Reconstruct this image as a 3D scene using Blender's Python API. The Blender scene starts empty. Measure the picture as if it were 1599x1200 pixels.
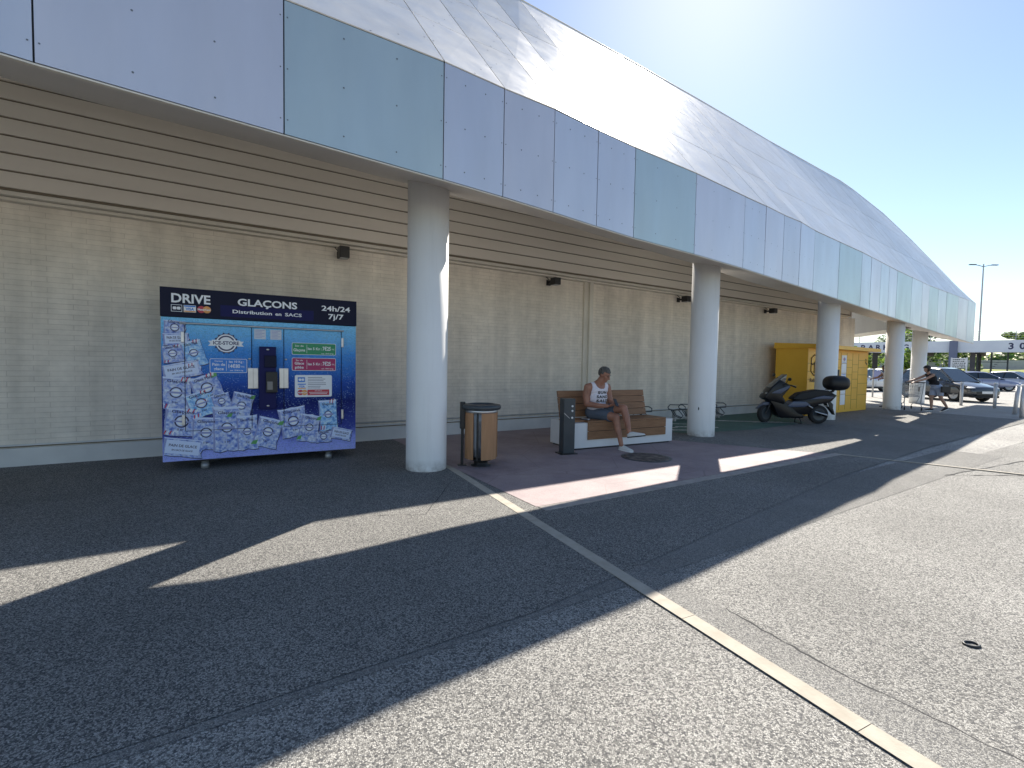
import bpy, bmesh, math, random
from mathutils import Vector, Matrix, noise
random.seed(7)
R = math.radians
S = bpy.context.scene
COL = S.collection

# ---------------------------------------------------------------- camera, sky, sun, exposure
cam_d = bpy.data.cameras.new('camera'); cam = bpy.data.objects.new('camera', cam_d); COL.objects.link(cam)
cam_d.sensor_width = 36; cam_d.lens = 36 * 740 / 1599; cam_d.clip_end = 2000; cam_d.clip_start = 0.05
_p = math.atan(33 / 740)
_f = Vector((0, math.cos(_p), -math.sin(_p))); _u = Vector((0, math.sin(_p), math.cos(_p))); _r = Vector((1, 0, 0))
_cr, _sr = math.cos(.018), math.sin(.018)
_rt = _r * _cr + _u * _sr; _up = _u * _cr - _r * _sr
m = Matrix((_rt, _up, -_f)).transposed().to_4x4(); m.translation = (0, 0, 1.45)
cam.matrix_world = m
S.camera = cam

EL, AZ = R(40), math.atan(.40)          # sun: height, and turn to the right of +Y
w = bpy.data.worlds.new('World'); S.world = w; w.use_nodes = True
nt = w.node_tree; nt.nodes.clear()
sky = nt.nodes.new('ShaderNodeTexSky'); sky.sky_type = 'NISHITA'; sky.sun_disc = False
sky.sun_elevation = EL; sky.sun_rotation = AZ; sky.altitude = 20; sky.air_density = 1.0; sky.dust_density = 0.22; sky.ozone_density = 1.3
bg = nt.nodes.new('ShaderNodeBackground'); bg.inputs[1].default_value = 0.080
wo = nt.nodes.new('ShaderNodeOutputWorld'); nt.links.new(sky.outputs[0], bg.inputs[0]); nt.links.new(bg.outputs[0], wo.inputs[0])
sl = bpy.data.lights.new('sun', 'SUN'); sl.energy = 4.9; sl.angle = R(.5); sl.color = (1, .93, .82)
so = bpy.data.objects.new('sun', sl); COL.objects.link(so)
SUN = Vector((math.sin(AZ) * math.cos(EL), math.cos(AZ) * math.cos(EL), math.sin(EL)))
so.rotation_euler = SUN.to_track_quat('Z', 'Y').to_euler(); so.location = (0, 0, 30)
S.view_settings.view_transform = 'Standard'; S.view_settings.look = 'None'; S.view_settings.exposure = 1.08; S.view_settings.gamma = 1

# ---------------------------------------------------------------- materials
def mat(name, col, rough=.6, metal=0, spec=.5, emit=None, coat=0, alpha=None):
    m = bpy.data.materials.new(name); m.use_nodes = True
    b = m.node_tree.nodes['Principled BSDF']
    b.inputs['Base Color'].default_value = (*col, 1); b.inputs['Roughness'].default_value = rough
    b.inputs['Metallic'].default_value = metal; b.inputs['Specular IOR Level'].default_value = spec
    b.inputs['Coat Weight'].default_value = coat
    return m
class N:
    """small node helper"""
    def __init__(s, m): s.m = m; s.t = m.node_tree; s.b = s.t.nodes['Principled BSDF']; s.tc = s.n('ShaderNodeTexCoord')
    def n(s, k, **kw):
        x = s.t.nodes.new(k)
        for a, v in kw.items(): setattr(x, a, v)
        return x
    def l(s, a, b): s.t.links.new(a, b)
    def coord(s, kind='Object', scale=(1, 1, 1), rot=(0, 0, 0)):
        mp = s.n('ShaderNodeMapping'); mp.inputs['Scale'].default_value = scale; mp.inputs['Rotation'].default_value = rot
        s.l(s.tc.outputs[kind], mp.inputs[0]); return mp.outputs[0]
    def noise(s, v, sc, det=3, rough=.55):
        x = s.n('ShaderNodeTexNoise'); x.inputs['Scale'].default_value = sc; x.inputs['Detail'].default_value = det
        x.inputs['Roughness'].default_value = rough; s.l(v, x.inputs['Vector']); return x.outputs['Fac']
    def vor(s, v, sc, out='Distance', feat='F1', rnd=1):
        x = s.n('ShaderNodeTexVoronoi', feature=feat); x.inputs['Scale'].default_value = sc; x.inputs['Randomness'].default_value = rnd
        s.l(v, x.inputs['Vector']); return x.outputs[out]
    def ramp(s, fac, stops, interp='LINEAR'):
        x = s.n('ShaderNodeValToRGB'); x.color_ramp.interpolation = interp; e = x.color_ramp.elements
        while len(e) < len(stops): e.new(.5)
        for i, (p, c) in enumerate(stops): e[i].position = p; e[i].color = (*c, 1) if len(c) == 3 else c
        s.l(fac, x.inputs[0]); return x.outputs[0]
    def mix(s, f, a, b, blend='MIX'):
        x = s.n('ShaderNodeMix', data_type='RGBA', blend_type=blend)
        for sock, v in ((x.inputs[0], f), (x.inputs[6], a), (x.inputs[7], b)):
            if isinstance(v, (int, float)): sock.default_value = v
            elif isinstance(v, tuple): sock.default_value = (*v, 1)
            else: s.l(v, sock)
        return x.outputs[2]
    def mth(s, op, a, b=0.0):
        x = s.n('ShaderNodeMath', operation=op)
        for sock, v in zip(x.inputs, (a, b)):
            if isinstance(v, (int, float)): sock.default_value = v
            else: s.l(v, sock)
        return x.outputs[0]
    def bump(s, h, strength=.3, dist=.01):
        x = s.n('ShaderNodeBump'); x.inputs['Strength'].default_value = strength; x.inputs['Distance'].default_value = dist
        s.l(h, x.inputs['Height']); s.l(x.outputs[0], s.b.inputs['Normal'])
    def col(s, c): s.l(c, s.b.inputs['Base Color'])
    def rough(s, c): s.l(c, s.b.inputs['Roughness'])
g3 = lambda v: (v, v, v)

def noisy(name, c1, c2, scale=3, rough=.6, metal=0, bump=0, det=4, stretch=(1, 1, 1), **kw):
    m = mat(name, c1, rough, metal, **kw); n = N(m); v = n.coord('Object', stretch)
    f = n.noise(v, scale, det); n.col(n.ramp(f, [(.3, c1), (.7, c2)]))
    if bump: n.bump(n.noise(v, scale * 6, 3), bump, .005)
    return m

TILT = -math.atan2(.5372, .8435)
def asphalt(name, dark, mid, light, scale, cover=.5, tint=(1, .97, .9)):
    m = mat(name, (mid, mid, mid), .85, spec=.35); n = N(m); v = n.coord('Object')
    # stones: random grey per cell, dark bitumen between them
    vc = n.n('ShaderNodeTexVoronoi', feature='F1'); vc.inputs['Scale'].default_value = scale; n.l(v, vc.inputs['Vector'])
    ve = n.n('ShaderNodeTexVoronoi', feature='DISTANCE_TO_EDGE'); ve.inputs['Scale'].default_value = scale; n.l(v, ve.inputs['Vector'])
    sep = n.n('ShaderNodeSeparateColor'); n.l(vc.outputs['Color'], sep.inputs[0])
    lit = tuple(light * t for t in tint); md = tuple(mid * t for t in tint); dk = (dark, dark, dark * 1.05)
    stone = n.ramp(sep.outputs[0], [(0, dk), (cover * .55, md), (cover + .12, lit), (1, tuple(min(1, c * 1.25) for c in lit))])
    edge = n.ramp(ve.outputs['Distance'], [(.01, g3(.25)), (.13, g3(1))])
    fine = n.noise(v, scale * 2.2, 2)
    c = n.mix(edge, dk, stone); c = n.mix(.55, c, n.mix(1.0, c, n.ramp(fine, [(.35, g3(.35)), (.6, g3(1.35))]), 'MULTIPLY'))
    big = n.noise(v, .55, 6, .62); c = n.mix(1.0, c, n.ramp(big, [(.3, g3(.80)), (.7, g3(1.12))]), 'MULTIPLY')
    sm = n.noise(v, 9, 4, .6); c = n.mix(1.0, c, n.ramp(sm, [(.25, g3(.95)), (.75, g3(1.03))]), 'MULTIPLY')
    stn = n.noise(v, 1.1, 5, .7); c = n.mix(n.ramp(stn, [(.64, g3(0)), (.76, g3(.25))]), c, (.05, .048, .045))
    wv = n.coord('Object', (1.0, .12, 1), (0, 0, TILT)); lane = n.noise(wv, .9, 3, .5); c = n.mix(1.0, c, n.ramp(lane, [(.35, g3(.95)), (.65, g3(1.04))]), 'MULTIPLY')
    n.col(c)
    h = n.mth('MULTIPLY', edge, n.mth('ADD', sep.outputs[0], .3)); n.bump(h, .6, .004)
    return m

M = {}
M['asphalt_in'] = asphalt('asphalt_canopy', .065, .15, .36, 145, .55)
M['asphalt_seam'] = asphalt('asphalt_fine_band', .10, .18, .31, 190, .50)
M['asphalt_out'] = asphalt('asphalt_gravel', .08, .20, .41, 128, .50)
M['asphalt_trench'] = asphalt('asphalt_trench', .10, .20, .36, 170, .50); M['asphalt_far'] = asphalt('asphalt_carpark', .20, .30, .46, 60, .5, (1, .96, .88))
# pink concrete
m = mat('pink_concrete', (.42, .33, .31), .75); n = N(m); v = n.coord()
c = n.ramp(n.noise(v, 1.3, 6, .65), [(.3, (.23, .175, .185)), (.5, (.32, .25, .255)), (.7, (.38, .305, .30))])
c = n.mix(1.0, c, n.ramp(n.noise(v, 60, 3), [(.3, g3(.86)), (.7, g3(1.08))]), 'MULTIPLY')
ed = n.vor(v, .8, 'Distance', 'DISTANCE_TO_EDGE'); c = n.mix(n.ramp(ed, [(0, g3(.7)), (.006, g3(0))]), c, (.2, .15, .15))
n.col(c); n.bump(n.noise(v, 40, 4), .25, .004); M['pink'] = m
M['kerb'] = noisy('pale_stone', (.36, .32, .26), (.46, .42, .35), 9, .85, bump=.25)
M['kerb_dk'] = noisy('grey_concrete_edging', (.30, .27, .25), (.42, .38, .35), 7, .85, bump=.3)
m = mat('green_paint', (.05, .14, .11), .8); n = N(m); v = n.coord()
n.col(n.mix(n.ramp(n.noise(v, 30, 4), [(.42, g3(0)), (.62, g3(.8))]), n.ramp(n.noise(v, 2, 4), [(.3, (.055, .16, .12)), (.7, (.09, .20, .16))]), (.07, .07, .075))); n.bump(n.noise(v, 60), .4, .005); M['green_paint'] = m
m = mat('worn_white_paint', (.6, .6, .6), .8); n = N(m); v = n.coord()
n.col(n.mix(n.ramp(n.noise(v, 22, 4), [(.5, g3(0)), (.62, g3(.9))]), (.62, .64, .62), (.12, .16, .15))); M['white_mark'] = m
# brick, painted beige
m = mat('painted_long_brick', (.5, .44, .35), .75); n = N(m)
sp = n.n('ShaderNodeSeparateXYZ'); n.l(n.tc.outputs['Object'], sp.inputs[0]); cb = n.n('ShaderNodeCombineXYZ'); n.l(sp.outputs[0], cb.inputs[0]); n.l(sp.outputs[2], cb.inputs[1])
wob = n.noise(cb.outputs[0], 3, 2)
br = n.n('ShaderNodeTexBrick'); n.l(cb.outputs[0], br.inputs['Vector'])
br.inputs['Scale'].default_value = 1; br.inputs['Brick Width'].default_value = .40; br.inputs['Row Height'].default_value = .0685; br.inputs['Mortar Size'].default_value = .0035
br.inputs['Mortar Smooth'].default_value = .35; br.offset = .37; br.offset_frequency = 2; br.squash = 1
br.inputs['Color1'].default_value = (.80, .725, .62, 1); br.inputs['Color2'].default_value = (.85, .775, .67, 1); br.inputs['Mortar'].default_value = (.60, .53, .45, 1)
c = n.mix(n.ramp(n.noise(cb.outputs[0], 1.7, 4), [(.35, g3(.30)), (.65, g3(1))]), (.83, .755, .65), br.outputs['Color'])
c = n.mix(1.0, c, n.ramp(n.noise(cb.outputs[0], 5, 5, .65), [(.25, g3(.86)), (.75, g3(1.08))]), 'MULTIPLY')
st = n.n('ShaderNodeMapping'); st.inputs['Scale'].default_value = (1.6, .12, 1); n.l(cb.outputs[0], st.inputs[0])
c = n.mix(1.0, c, n.ramp(n.noise(st.outputs[0], 1.4, 5), [(.3, g3(.80)), (.62, g3(1.05))]), 'MULTIPLY')
n.col(c); h = n.mth('MULTIPLY', br.outputs['Fac'], -1.0); n.bump(n.mth('ADD', h, n.mth('MULTIPLY', n.noise(cb.outputs[0], 45, 3), .35)), .5, .008); M['brick'] = m
M['plinth'] = noisy('painted_plinth', (.58, .58, .57), (.70, .70, .68), 2, .7, bump=.15)
m = noisy('cladding_board', (.77, .70, .60), (.83, .765, .66), 1.2, .55, stretch=(.4, 3, 3)); M['board'] = m
M['groove'] = mat('dark_groove', (.20, .17, .125), .8)
M['crack'] = mat('bitumen_joint', (.03, .03, .032), .9)
M['trim'] = noisy('beige_trim', (.64, .59, .50), (.72, .67, .58), 2, .5)
M['column'] = mat('white_column_paint', (.8, .79, .77), .45)
n = N(M['column']); v = n.coord(); v2 = n.coord('Object', (3, 3, .25)); spz = n.n('ShaderNodeSeparateXYZ'); n.l(v, spz.inputs[0])
c = n.mix(1.0, (.85, .85, .84), n.ramp(n.noise(v, 1.3, 4), [(.3, g3(.96)), (.7, g3(1.0))]), 'MULTIPLY'); c = n.mix(1.0, c, n.ramp(n.noise(v2, 3, 5, .7), [(.28, g3(.93)), (.5, g3(1))]), 'MULTIPLY')
dirt = n.mth('MULTIPLY', n.ramp(spz.outputs[2], [(0, g3(1)), (.16, g3(0))]), n.ramp(n.noise(v, 9, 5), [(.35, g3(0)), (.7, g3(.9))])); c = n.mix(dirt, c, (.28, .25, .22)); n.col(c)
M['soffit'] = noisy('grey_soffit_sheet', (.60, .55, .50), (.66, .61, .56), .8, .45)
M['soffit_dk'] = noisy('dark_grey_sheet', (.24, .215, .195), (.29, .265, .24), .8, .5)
M['roofing'] = noisy('roof_felt', (.14, .13, .12), (.2, .19, .18), 1, .9)
def panel(name, tint, rough=.34, metal=.5, dirt=.06):
    m = mat(name, tint, rough, metal); n = N(m); v = n.coord('Object', (1, 1, .25)); v2 = n.coord('Object')
    c = n.mix(1.0, tint, n.ramp(n.noise(v, 2.4, 4), [(.3, g3(1 - dirt)), (.7, g3(1.03))]), 'MULTIPLY')
    n.col(c); n.rough(n.ramp(n.noise(v, 3, 4), [(.3, g3(rough - .04)), (.7, g3(rough + .06))]))
    n.bump(n.noise(v2, .9, 2), .05, .03); return m
M['fa'] = panel('fascia_blue_steel', (.62, .63, .70)); M['fb'] = panel('fascia_green_steel', (.50, .58, .60)); M['fc'] = panel('fascia_lilac_steel', (.64, .63, .69)); M['fd'] = panel('fascia_pale_steel', (.60, .64, .70))
def roofp(name, tint):
    m = mat(name, tint, .38, .35, spec=.6); n = N(m)
    v = n.coord('Generated', (6, 1.2, 1.2)); o = n.coord('Object')
    c = n.mix(1.0, tint, n.ramp(n.noise(o, 1.3, 6, .65), [(.28, g3(.84)), (.7, g3(1.05))]), 'MULTIPLY')
    n.col(c); n.rough(n.ramp(n.noise(o, 3, 5), [(.3, g3(.30)), (.7, g3(.46))])); n.bump(n.noise(o, 1.4, 3), .08, .03); return m
M['ra'] = roofp('roof_panel_white', (.80, .775, .74)); M['rb'] = roofp('roof_panel_warm', (.77, .74, .70)); M['rc'] = roofp('roof_panel_grey', (.75, .73, .70))
M['black'] = mat('black_metal', (.015, .015, .017), .45); M['alloy'] = mat('dull_alloy', (.34, .34, .35), .45, .6); M['rubber'] = mat('rubber', (.02, .02, .022), .8)
M['bolt'] = mat('dull_bolt', (.18, .18, .19), .4, .7)
M['steel'] = noisy('brushed_steel', (.5, .5, .52), (.62, .62, .63), 6, .35, .9)
M['galv'] = noisy('galvanised', (.36, .37, .38), (.5, .5, .5), 12, .5, .6)
M['dkgrey'] = noisy('anthracite_paint', (.035, .045, .055), (.05, .062, .072), 5, .4)
M['white'] = mat('white_paint', (.8, .8, .8), .45); M['offwhite'] = noisy('white_bench_concrete', (.70, .71, .72), (.78, .78, .78), 3, .55, bump=.05)
def wood(name, a, b, stretch=(2, 14, 14)):
    m = mat(name, a, .55); n = N(m); v = n.coord('Object', stretch)
    f = n.noise(v, 2.2, 6, .6); n.col(n.ramp(f, [(.25, a), (.5, tuple((x + y) / 2 for x, y in zip(a, b))), (.75, b)])); n.bump(f, .15, .003); return m
M['wood'] = wood('bench_wood', (.20, .095, .042), (.31, .16, .078)); M['wood_bin'] = wood('bin_wood', (.34, .175, .085), (.48, .26, .13), (10, 10, .8))
M['glass'] = mat('car_glass', (.02, .03, .04), .06, 0, 1.0, coat=.5)
M['yellow'] = noisy('yellow_paint', (.86, .46, .035), (.92, .52, .05), 1.5, .42); M['yellow_dk'] = mat('yellow_seam', (.30, .17, .02), .6)
M['leaf_l'] = mat('leaf_light', (.22, .32, .045), .55); M['leaf_m'] = mat('leaf_mid', (.09, .17, .035), .6); M['leaf_d'] = mat('leaf_dark', (.03, .065, .02), .7)
M['bark'] = noisy('bark', (.08, .06, .045), (.16, .12, .09), 8, .9, bump=.5)

for k in ('leaf_l', 'leaf_m', 'leaf_d'):
    m = M[k]; t_ = m.node_tree; b = t_.nodes['Principled BSDF']; tr_ = t_.nodes.new('ShaderNodeBsdfTranslucent'); tr_.inputs[0].default_value = tuple(min(1, c * 1.6) for c in b.inputs['Base Color'].default_value[:3]) + (1,)
    mxs = t_.nodes.new('ShaderNodeMixShader'); mxs.inputs[0].default_value = .5; t_.links.new(b.outputs[0], mxs.inputs[1]); t_.links.new(tr_.outputs[0], mxs.inputs[2]); t_.links.new(mxs.outputs[0], t_.nodes['Material Output'].inputs[0])

# ---------------------------------------------------------------- mesh helpers
def tag(o, label=None, cat=None, group=None, kind=None):
    for k, v in (('label', label), ('category', cat), ('group', group), ('kind', kind)):
        if v: o[k] = v
    return o
def thing(name, loc, rz=0, label=None, cat=None, group=None):
    o = bpy.data.objects.new(name, None); COL.objects.link(o); o.location = loc; o.rotation_euler = (0, 0, rz); o.empty_display_size = .2
    return tag(o, label, cat, group)
class MB:
    def __init__(s): s.v = []; s.f = []; s.mi = []; s.sm = []; s.mats = []
    def _m(s, m):
        if m is None: return -1
        if m not in s.mats: s.mats.append(m)
        return s.mats.index(m)
    def add(s, vs, fs, m=None, smooth=False, mx=None):
        b = len(s.v); i = s._m(m)
        for v in vs: v = Vector(v); s.v.append(mx @ v if mx else v)
        for f in fs: s.f.append([b + k for k in f]); s.mi.append(i); s.sm.append(smooth)
        return s
    def box(s, x0, x1, y0, y1, z0, z1, m=None, bev=0, mx=None):
        if bev <= 0:
            vs = [(x, y, z) for z in (z0, z1) for y in (y0, y1) for x in (x0, x1)]
            return s.add(vs, [(0, 2, 3, 1), (4, 5, 7, 6), (0, 1, 5, 4), (2, 6, 7, 3), (0, 4, 6, 2), (1, 3, 7, 5)], m, mx=mx)
        bm = bmesh.new(); bmesh.ops.create_cube(bm, size=1)
        for v in bm.verts: v.co = Vector(((x0 + x1) / 2 + v.co.x * (x1 - x0), (y0 + y1) / 2 + v.co.y * (y1 - y0), (z0 + z1) / 2 + v.co.z * (z1 - z0)))
        bmesh.ops.bevel(bm, geom=list(bm.edges), offset=bev, segments=2, affect='EDGES', profile=.6)
        return s.bm(bm, m, mx=mx)
    def bm(s, bm, m=None, smooth=False, mx=None):
        bm.verts.ensure_lookup_table(); bm.verts.index_update()
        s.add([v.co.copy() for v in bm.verts], [[v.index for v in f.verts] for f in bm.faces], m, smooth, mx); bm.free(); return s
    def quad(s, a, b, c, d, m=None): return s.add([a, b, c, d], [(0, 1, 2, 3)], m)
    def tube(s, pts, r, m=None, n=8, cap=True, smooth=True, mx=None):
        pts = [Vector(p) for p in pts]; rs = r if isinstance(r, (list, tuple)) else [r] * len(pts); vs = []; fs = []
        t0 = (pts[1] - pts[0]).normalized(); ref = Vector((0, 0, 1)) if abs(t0.z) < .9 else Vector((1, 0, 0)); side = t0.cross(ref).normalized()
        for i, p in enumerate(pts):
            t = (pts[min(i + 1, len(pts) - 1)] - pts[max(i - 1, 0)]).normalized()
            side = (side - t * side.dot(t)).normalized(); u = t.cross(side)
            for k in range(n): a = 2 * math.pi * k / n; vs.append(p + (side * math.cos(a) + u * math.sin(a)) * rs[i])
        for i in range(len(pts) - 1):
            for k in range(n): k2 = (k + 1) % n; fs.append((i * n + k, i * n + k2, (i + 1) * n + k2, (i + 1) * n + k))
        s.add(vs, fs, m, smooth, mx)
        if cap: s.add(vs[:n], [tuple(range(n))[::-1]], m, False, mx); s.add(vs[-n:], [tuple(range(n))], m, False, mx)
        return s
    def lathe(s, prof, m=None, n=24, smooth=True, mx=None):   # prof: (r,z)
        vs = []; fs = []
        for r_, z in prof:
            for k in range(n): a = 2 * math.pi * k / n; vs.append((r_ * math.cos(a), r_ * math.sin(a), z))
        for i in range(len(prof) - 1):
            for k in range(n): k2 = (k + 1) % n; fs.append((i * n + k, i * n + k2, (i + 1) * n + k2, (i + 1) * n + k))
        fs.append(tuple(range(n))[::-1]); fs.append(tuple((len(prof) - 1) * n + k for k in range(n)))
        return s.add(vs, fs, m, smooth, mx)
    def prism(s, poly, y0, y1, m=None, mx=None, bev=0, smooth=False):   # poly in (x,z)
        bm = bmesh.new(); vs = [bm.verts.new((x, y0, z)) for x, z in poly]; f = bm.faces.new(vs)
        r = bmesh.ops.extrude_face_region(bm, geom=[f]); 
        for g in r['geom']:
            if isinstance(g, bmesh.types.BMVert): g.co.y = y1
        bmesh.ops.recalc_face_normals(bm, faces=bm.faces)
        if bev: bmesh.ops.bevel(bm, geom=[e for e in bm.edges], offset=bev, segments=2, affect='EDGES', profile=.6)
        return s.bm(bm, m, smooth, mx)
    def sphere(s, c, r, m=None, seg=16, mx=None, smooth=True):
        r = r if isinstance(r, (tuple, list)) else (r, r, r); bm = bmesh.new(); bmesh.ops.create_uvsphere(bm, u_segments=seg, v_segments=max(6, seg * 2 // 3), radius=1)
        for v in bm.verts: v.co = Vector((c[0] + v.co.x * r[0], c[1] + v.co.y * r[1], c[2] + v.co.z * r[2]))
        return s.bm(bm, m, smooth, mx)
    def build(s, name, m=None, parent=None, loc=None, kind=None, autosmooth=False):
        me = bpy.data.meshes.new(name); me.from_pydata([tuple(v) for v in s.v], [], s.f)
        mats = list(s.mats)
        if -1 in s.mi: mats.append(m)
        for mm in mats: me.materials.append(mm)
        for p, i, sm in zip(me.polygons, s.mi, s.sm): p.material_index = i if i >= 0 else len(mats) - 1; p.use_smooth = sm
        me.update(); o = bpy.data.objects.new(name, me); COL.objects.link(o)
        if parent: o.parent = parent
        if loc: o.location = loc
        if kind: o['kind'] = kind
        return o
def RX(a): return Matrix.Rotation(a, 4, 'X')
def RY(a): return Matrix.Rotation(a, 4, 'Y')
def RZ(a): return Matrix.Rotation(a, 4, 'Z')
def T(x, y, z): return Matrix.Translation((x, y, z))
def text_geo(s, size=1, bold=0, width=None, align='LEFT', depth=.0015, space=1):
    cu = bpy.data.curves.new('lettering', 'FONT'); cu.body = s; cu.size = size; cu.offset = bold * size; cu.extrude = 0; cu.space_character = space; cu.resolution_u = 3
    ob = bpy.data.objects.new('lettering', cu); COL.objects.link(ob)
    dg = bpy.context.evaluated_depsgraph_get(); dg.update(); me = bpy.data.meshes.new_from_object(ob.evaluated_get(dg))
    vs = [v.co.copy() for v in me.vertices]; fs = [list(p.vertices) for p in me.polygons]
    bpy.data.objects.remove(ob); bpy.data.curves.remove(cu); bpy.data.meshes.remove(me)
    if not vs: return [], []
    x0 = min(v.x for v in vs); x1 = max(v.x for v in vs); k = (width / (x1 - x0)) if width else 1
    dx = {'LEFT': 0, 'CENTER': -.5, 'RIGHT': -1}[align]
    for v in vs: v.x = (v.x - x0) * k + dx * (x1 - x0) * k
    return vs, fs
def text(mb, s, x, z, size, m, y=-.004, bold=0, width=None, align='LEFT', rot=0, mx=None, space=1):
    vs, fs = text_geo(s, size, bold, width, align, space=space)
    if not vs: return
    ca, sa = math.cos(rot), math.sin(rot)
    mb.add([(x + v.x * ca - v.y * sa, y, z + v.x * sa + v.y * ca) for v in vs], fs, m, mx=mx)
def copy_tree(o, parent=None):
    c = o.copy(); COL.objects.link(c); c.parent = parent
    for ch in [x for x in bpy.data.objects if x.parent == o and x.name in COL.objects]: copy_tree(ch, c)
    return c

# facade frame: u along the wall to the right, o out from the wall, h up
WA = Vector((-5.1, 6.9, 0)); WD = Vector((.8435, .5372, 0)); WN = Vector((-.5372, .8435, 0)); TH = math.atan2(WD.y, WD.x)
def U(u, o, h=0.): p = WA + WD * u - WN * o; return Vector((p.x, p.y, h))

# ================================================================ SETTING: ground
def sheet(name, poly, z, m, thick=0, kind='structure'):
    mb = MB(); mb.add([(x, y, z) for x, y in poly], [tuple(range(len(poly)))]); o = mb.build(name, m); o['kind'] = kind; return o
uo = lambda u, o: (U(u, o).x, U(u, o).y)
sheet('ground', [(-500, -300), (700, -300), (700, 900), (-500, 900)], -.010, M['asphalt_far'])
sheet('road', [uo(-30, 6.0), uo(60, 6.0), uo(60, 40), uo(-30, 40)][::-1], -.006, M['asphalt_out'])
sheet('fine_asphalt_band', [uo(-30, 6.75), uo(12, 6.3), uo(12, 5.55), uo(-30, 6.15)], -.0035, M['asphalt_seam'])
sheet('pavement', [uo(-30, -.3), uo(-30, 6.5), uo(2.2, 6.36), uo(7.6, 5.62), uo(12, 5.3), uo(21.5, 5.0), uo(21.5, -.3)], 0, M['asphalt_in'])
# fine-grained trench along the long stone strip
sheet('trench_patch', [uo(2.98, 5.6), uo(3.26, 5.6), uo(3.08, 9.5), uo(2.70, 9.5)], -.0015, M['asphalt_trench'])
sheet('concrete_pavement', [uo(3.42, 0), uo(3.36, 4.72), uo(9.45, 4.72), uo(8.0, 2.2), uo(7.2, 0)], .004, M['pink'])
sheet('bicycle_parking_ground', [uo(8.35, .05), uo(9.2, 2.05), uo(11.2, 2.35), uo(13.9, 2.2), uo(16, .05)], .0045, M['green_paint'])
def strip(name, a, b, wdt, m, n, z=.008):
    a, b = Vector((*uo(*a), 0)), Vector((*uo(*b), 0)); d = (b - a); L = d.length; d.normalize(); s = Vector((-d.y, d.x, 0)) * wdt / 2; mb = MB()
    for i in range(n):
        g = .0015; p = a + d * (L * i / n + g); q = a + d * (L * (i + 1) / n - g); j = random.uniform(-.0015, .0015)
        mb.add([p - s, q - s, q + s, p + s] + [Vector((v.x, v.y, z + j)) for v in (p - s, q - s, q + s, p + s)], [(4, 5, 6, 7), (0, 1, 5, 4), (1, 2, 6, 5), (2, 3, 7, 6), (3, 0, 4, 7)])
    return mb.build(name, m, kind='structure')
strip('stone_strip', (3.40, 2.3), (2.62, 9.6), .098, M['kerb'], 8, .0035)
strip('concrete_edging', (3.37, 4.80), (9.6, 4.80), .13, M['kerb_dk'], 7)
strip('cross_strip', (9.55, 4.75), (11.6, 10.7), .055, M['kerb'], 7)
# joints and cracks in the asphalt
def crack(name, pts, wdt=.012, z=.004, jit=.03):
    mb = MB(); P = []
    for (a, b) in zip(pts[:-1], pts[1:]):
        for k in range(14):
            t = k / 14; u_, o_ = a[0] + (b[0] - a[0]) * t, a[1] + (b[1] - a[1]) * t; q = Vector((*uo(u_, o_), 0)); q.x += random.uniform(-jit, jit) * .5; q.y += random.uniform(-jit, jit) * .5; P.append(q)
    vs = []; fs = []
    for i, q in enumerate(P):
        d = (P[min(i + 1, len(P) - 1)] - P[max(0, i - 1)]).normalized(); s_ = Vector((-d.y, d.x, 0)) * wdt * random.uniform(.15, .6); vs += [(q.x - s_.x, q.y - s_.y, z), (q.x + s_.x, q.y + s_.y, z)]
        if i: fs.append((2 * i - 2, 2 * i, 2 * i + 1, 2 * i - 1))
    mb.add(vs, fs); return mb.build(name, M['crack'], kind='structure')
crack('road_crack', [(3.20, 6.9), (3.12, 7.5), (3.14, 8.3), (3.08, 9.2)], .016, -.001, .02)
crack('road_crack', [(10.5, 7.0), (9.2, 6.3), (12, 6.6)], .02, -.001, .03)
crack('road_crack', [(1.9, 4.2), (2.3, 4.4), (3.1, 3.3)], .008, .003, .02)
# white marks on the bicycle parking ground
mk = MB()
def mark(px):
    mk.add([(x, y, .0085) for x, y in px], [tuple(range(len(px)))])
for (u0, o0, u1, o1, wd_) in [(9.35, 1.55, 10.1, 2.0, .14), (9.9, 1.2, 10.75, 1.75, .14), (9.3, 1.15, 9.8, 1.35, .10), (10.3, .8, 10.9, 1.25, .1), (12.0, .9, 13.4, 1.85, .11), (11.2, .55, 12.3, .95, .07), (12.6, 1.5, 13.6, 2.15, .06)]:
    a = U(u0, o0); b = U(u1, o1); d = (b - a).normalized(); s_ = Vector((-d.y, d.x, 0)) * wd_ / 2
    mark([((a - s_).x, (a - s_).y), ((b - s_).x, (b - s_).y), ((b + s_).x, (b + s_).y), ((a + s_).x, (a + s_).y)])
mk.build('ground_marking', M['white_mark'], kind='structure')

# ================================================================ STORE BUILDING
bld = thing('store_building', U(0, 0), TH, 'long low store building with beige painted brick wall and horizontal boards above it', 'building')
UE = 21.95                                 # wall end
L0 = -14
mb = MB(); mb.box(L0, UE, 0, .3, -.05, 3.42); mb.build('brick_wall', M['brick'], bld)
mb = MB(); mb.box(UE - .3, UE, .3, 14, -.05, 5.56); mb.build('end_wall', M['brick'], bld)
mb = MB(); mb.box(L0, UE + .004, -.035, 0, -.05, .235, None, .006); mb.build('plinth', M['plinth'], bld)
mb = MB(); mb.box(L0, UE, -.028, -.002, .262, .282, M['plinth']); mb.box(L0, UE, -.012, -.001, .243, .259, M['groove']); mb.tube([(2.5, -.03, .33), (8, -.03, .33)], .012, M['galv']); mb.build('conduit', None, bld)
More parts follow.
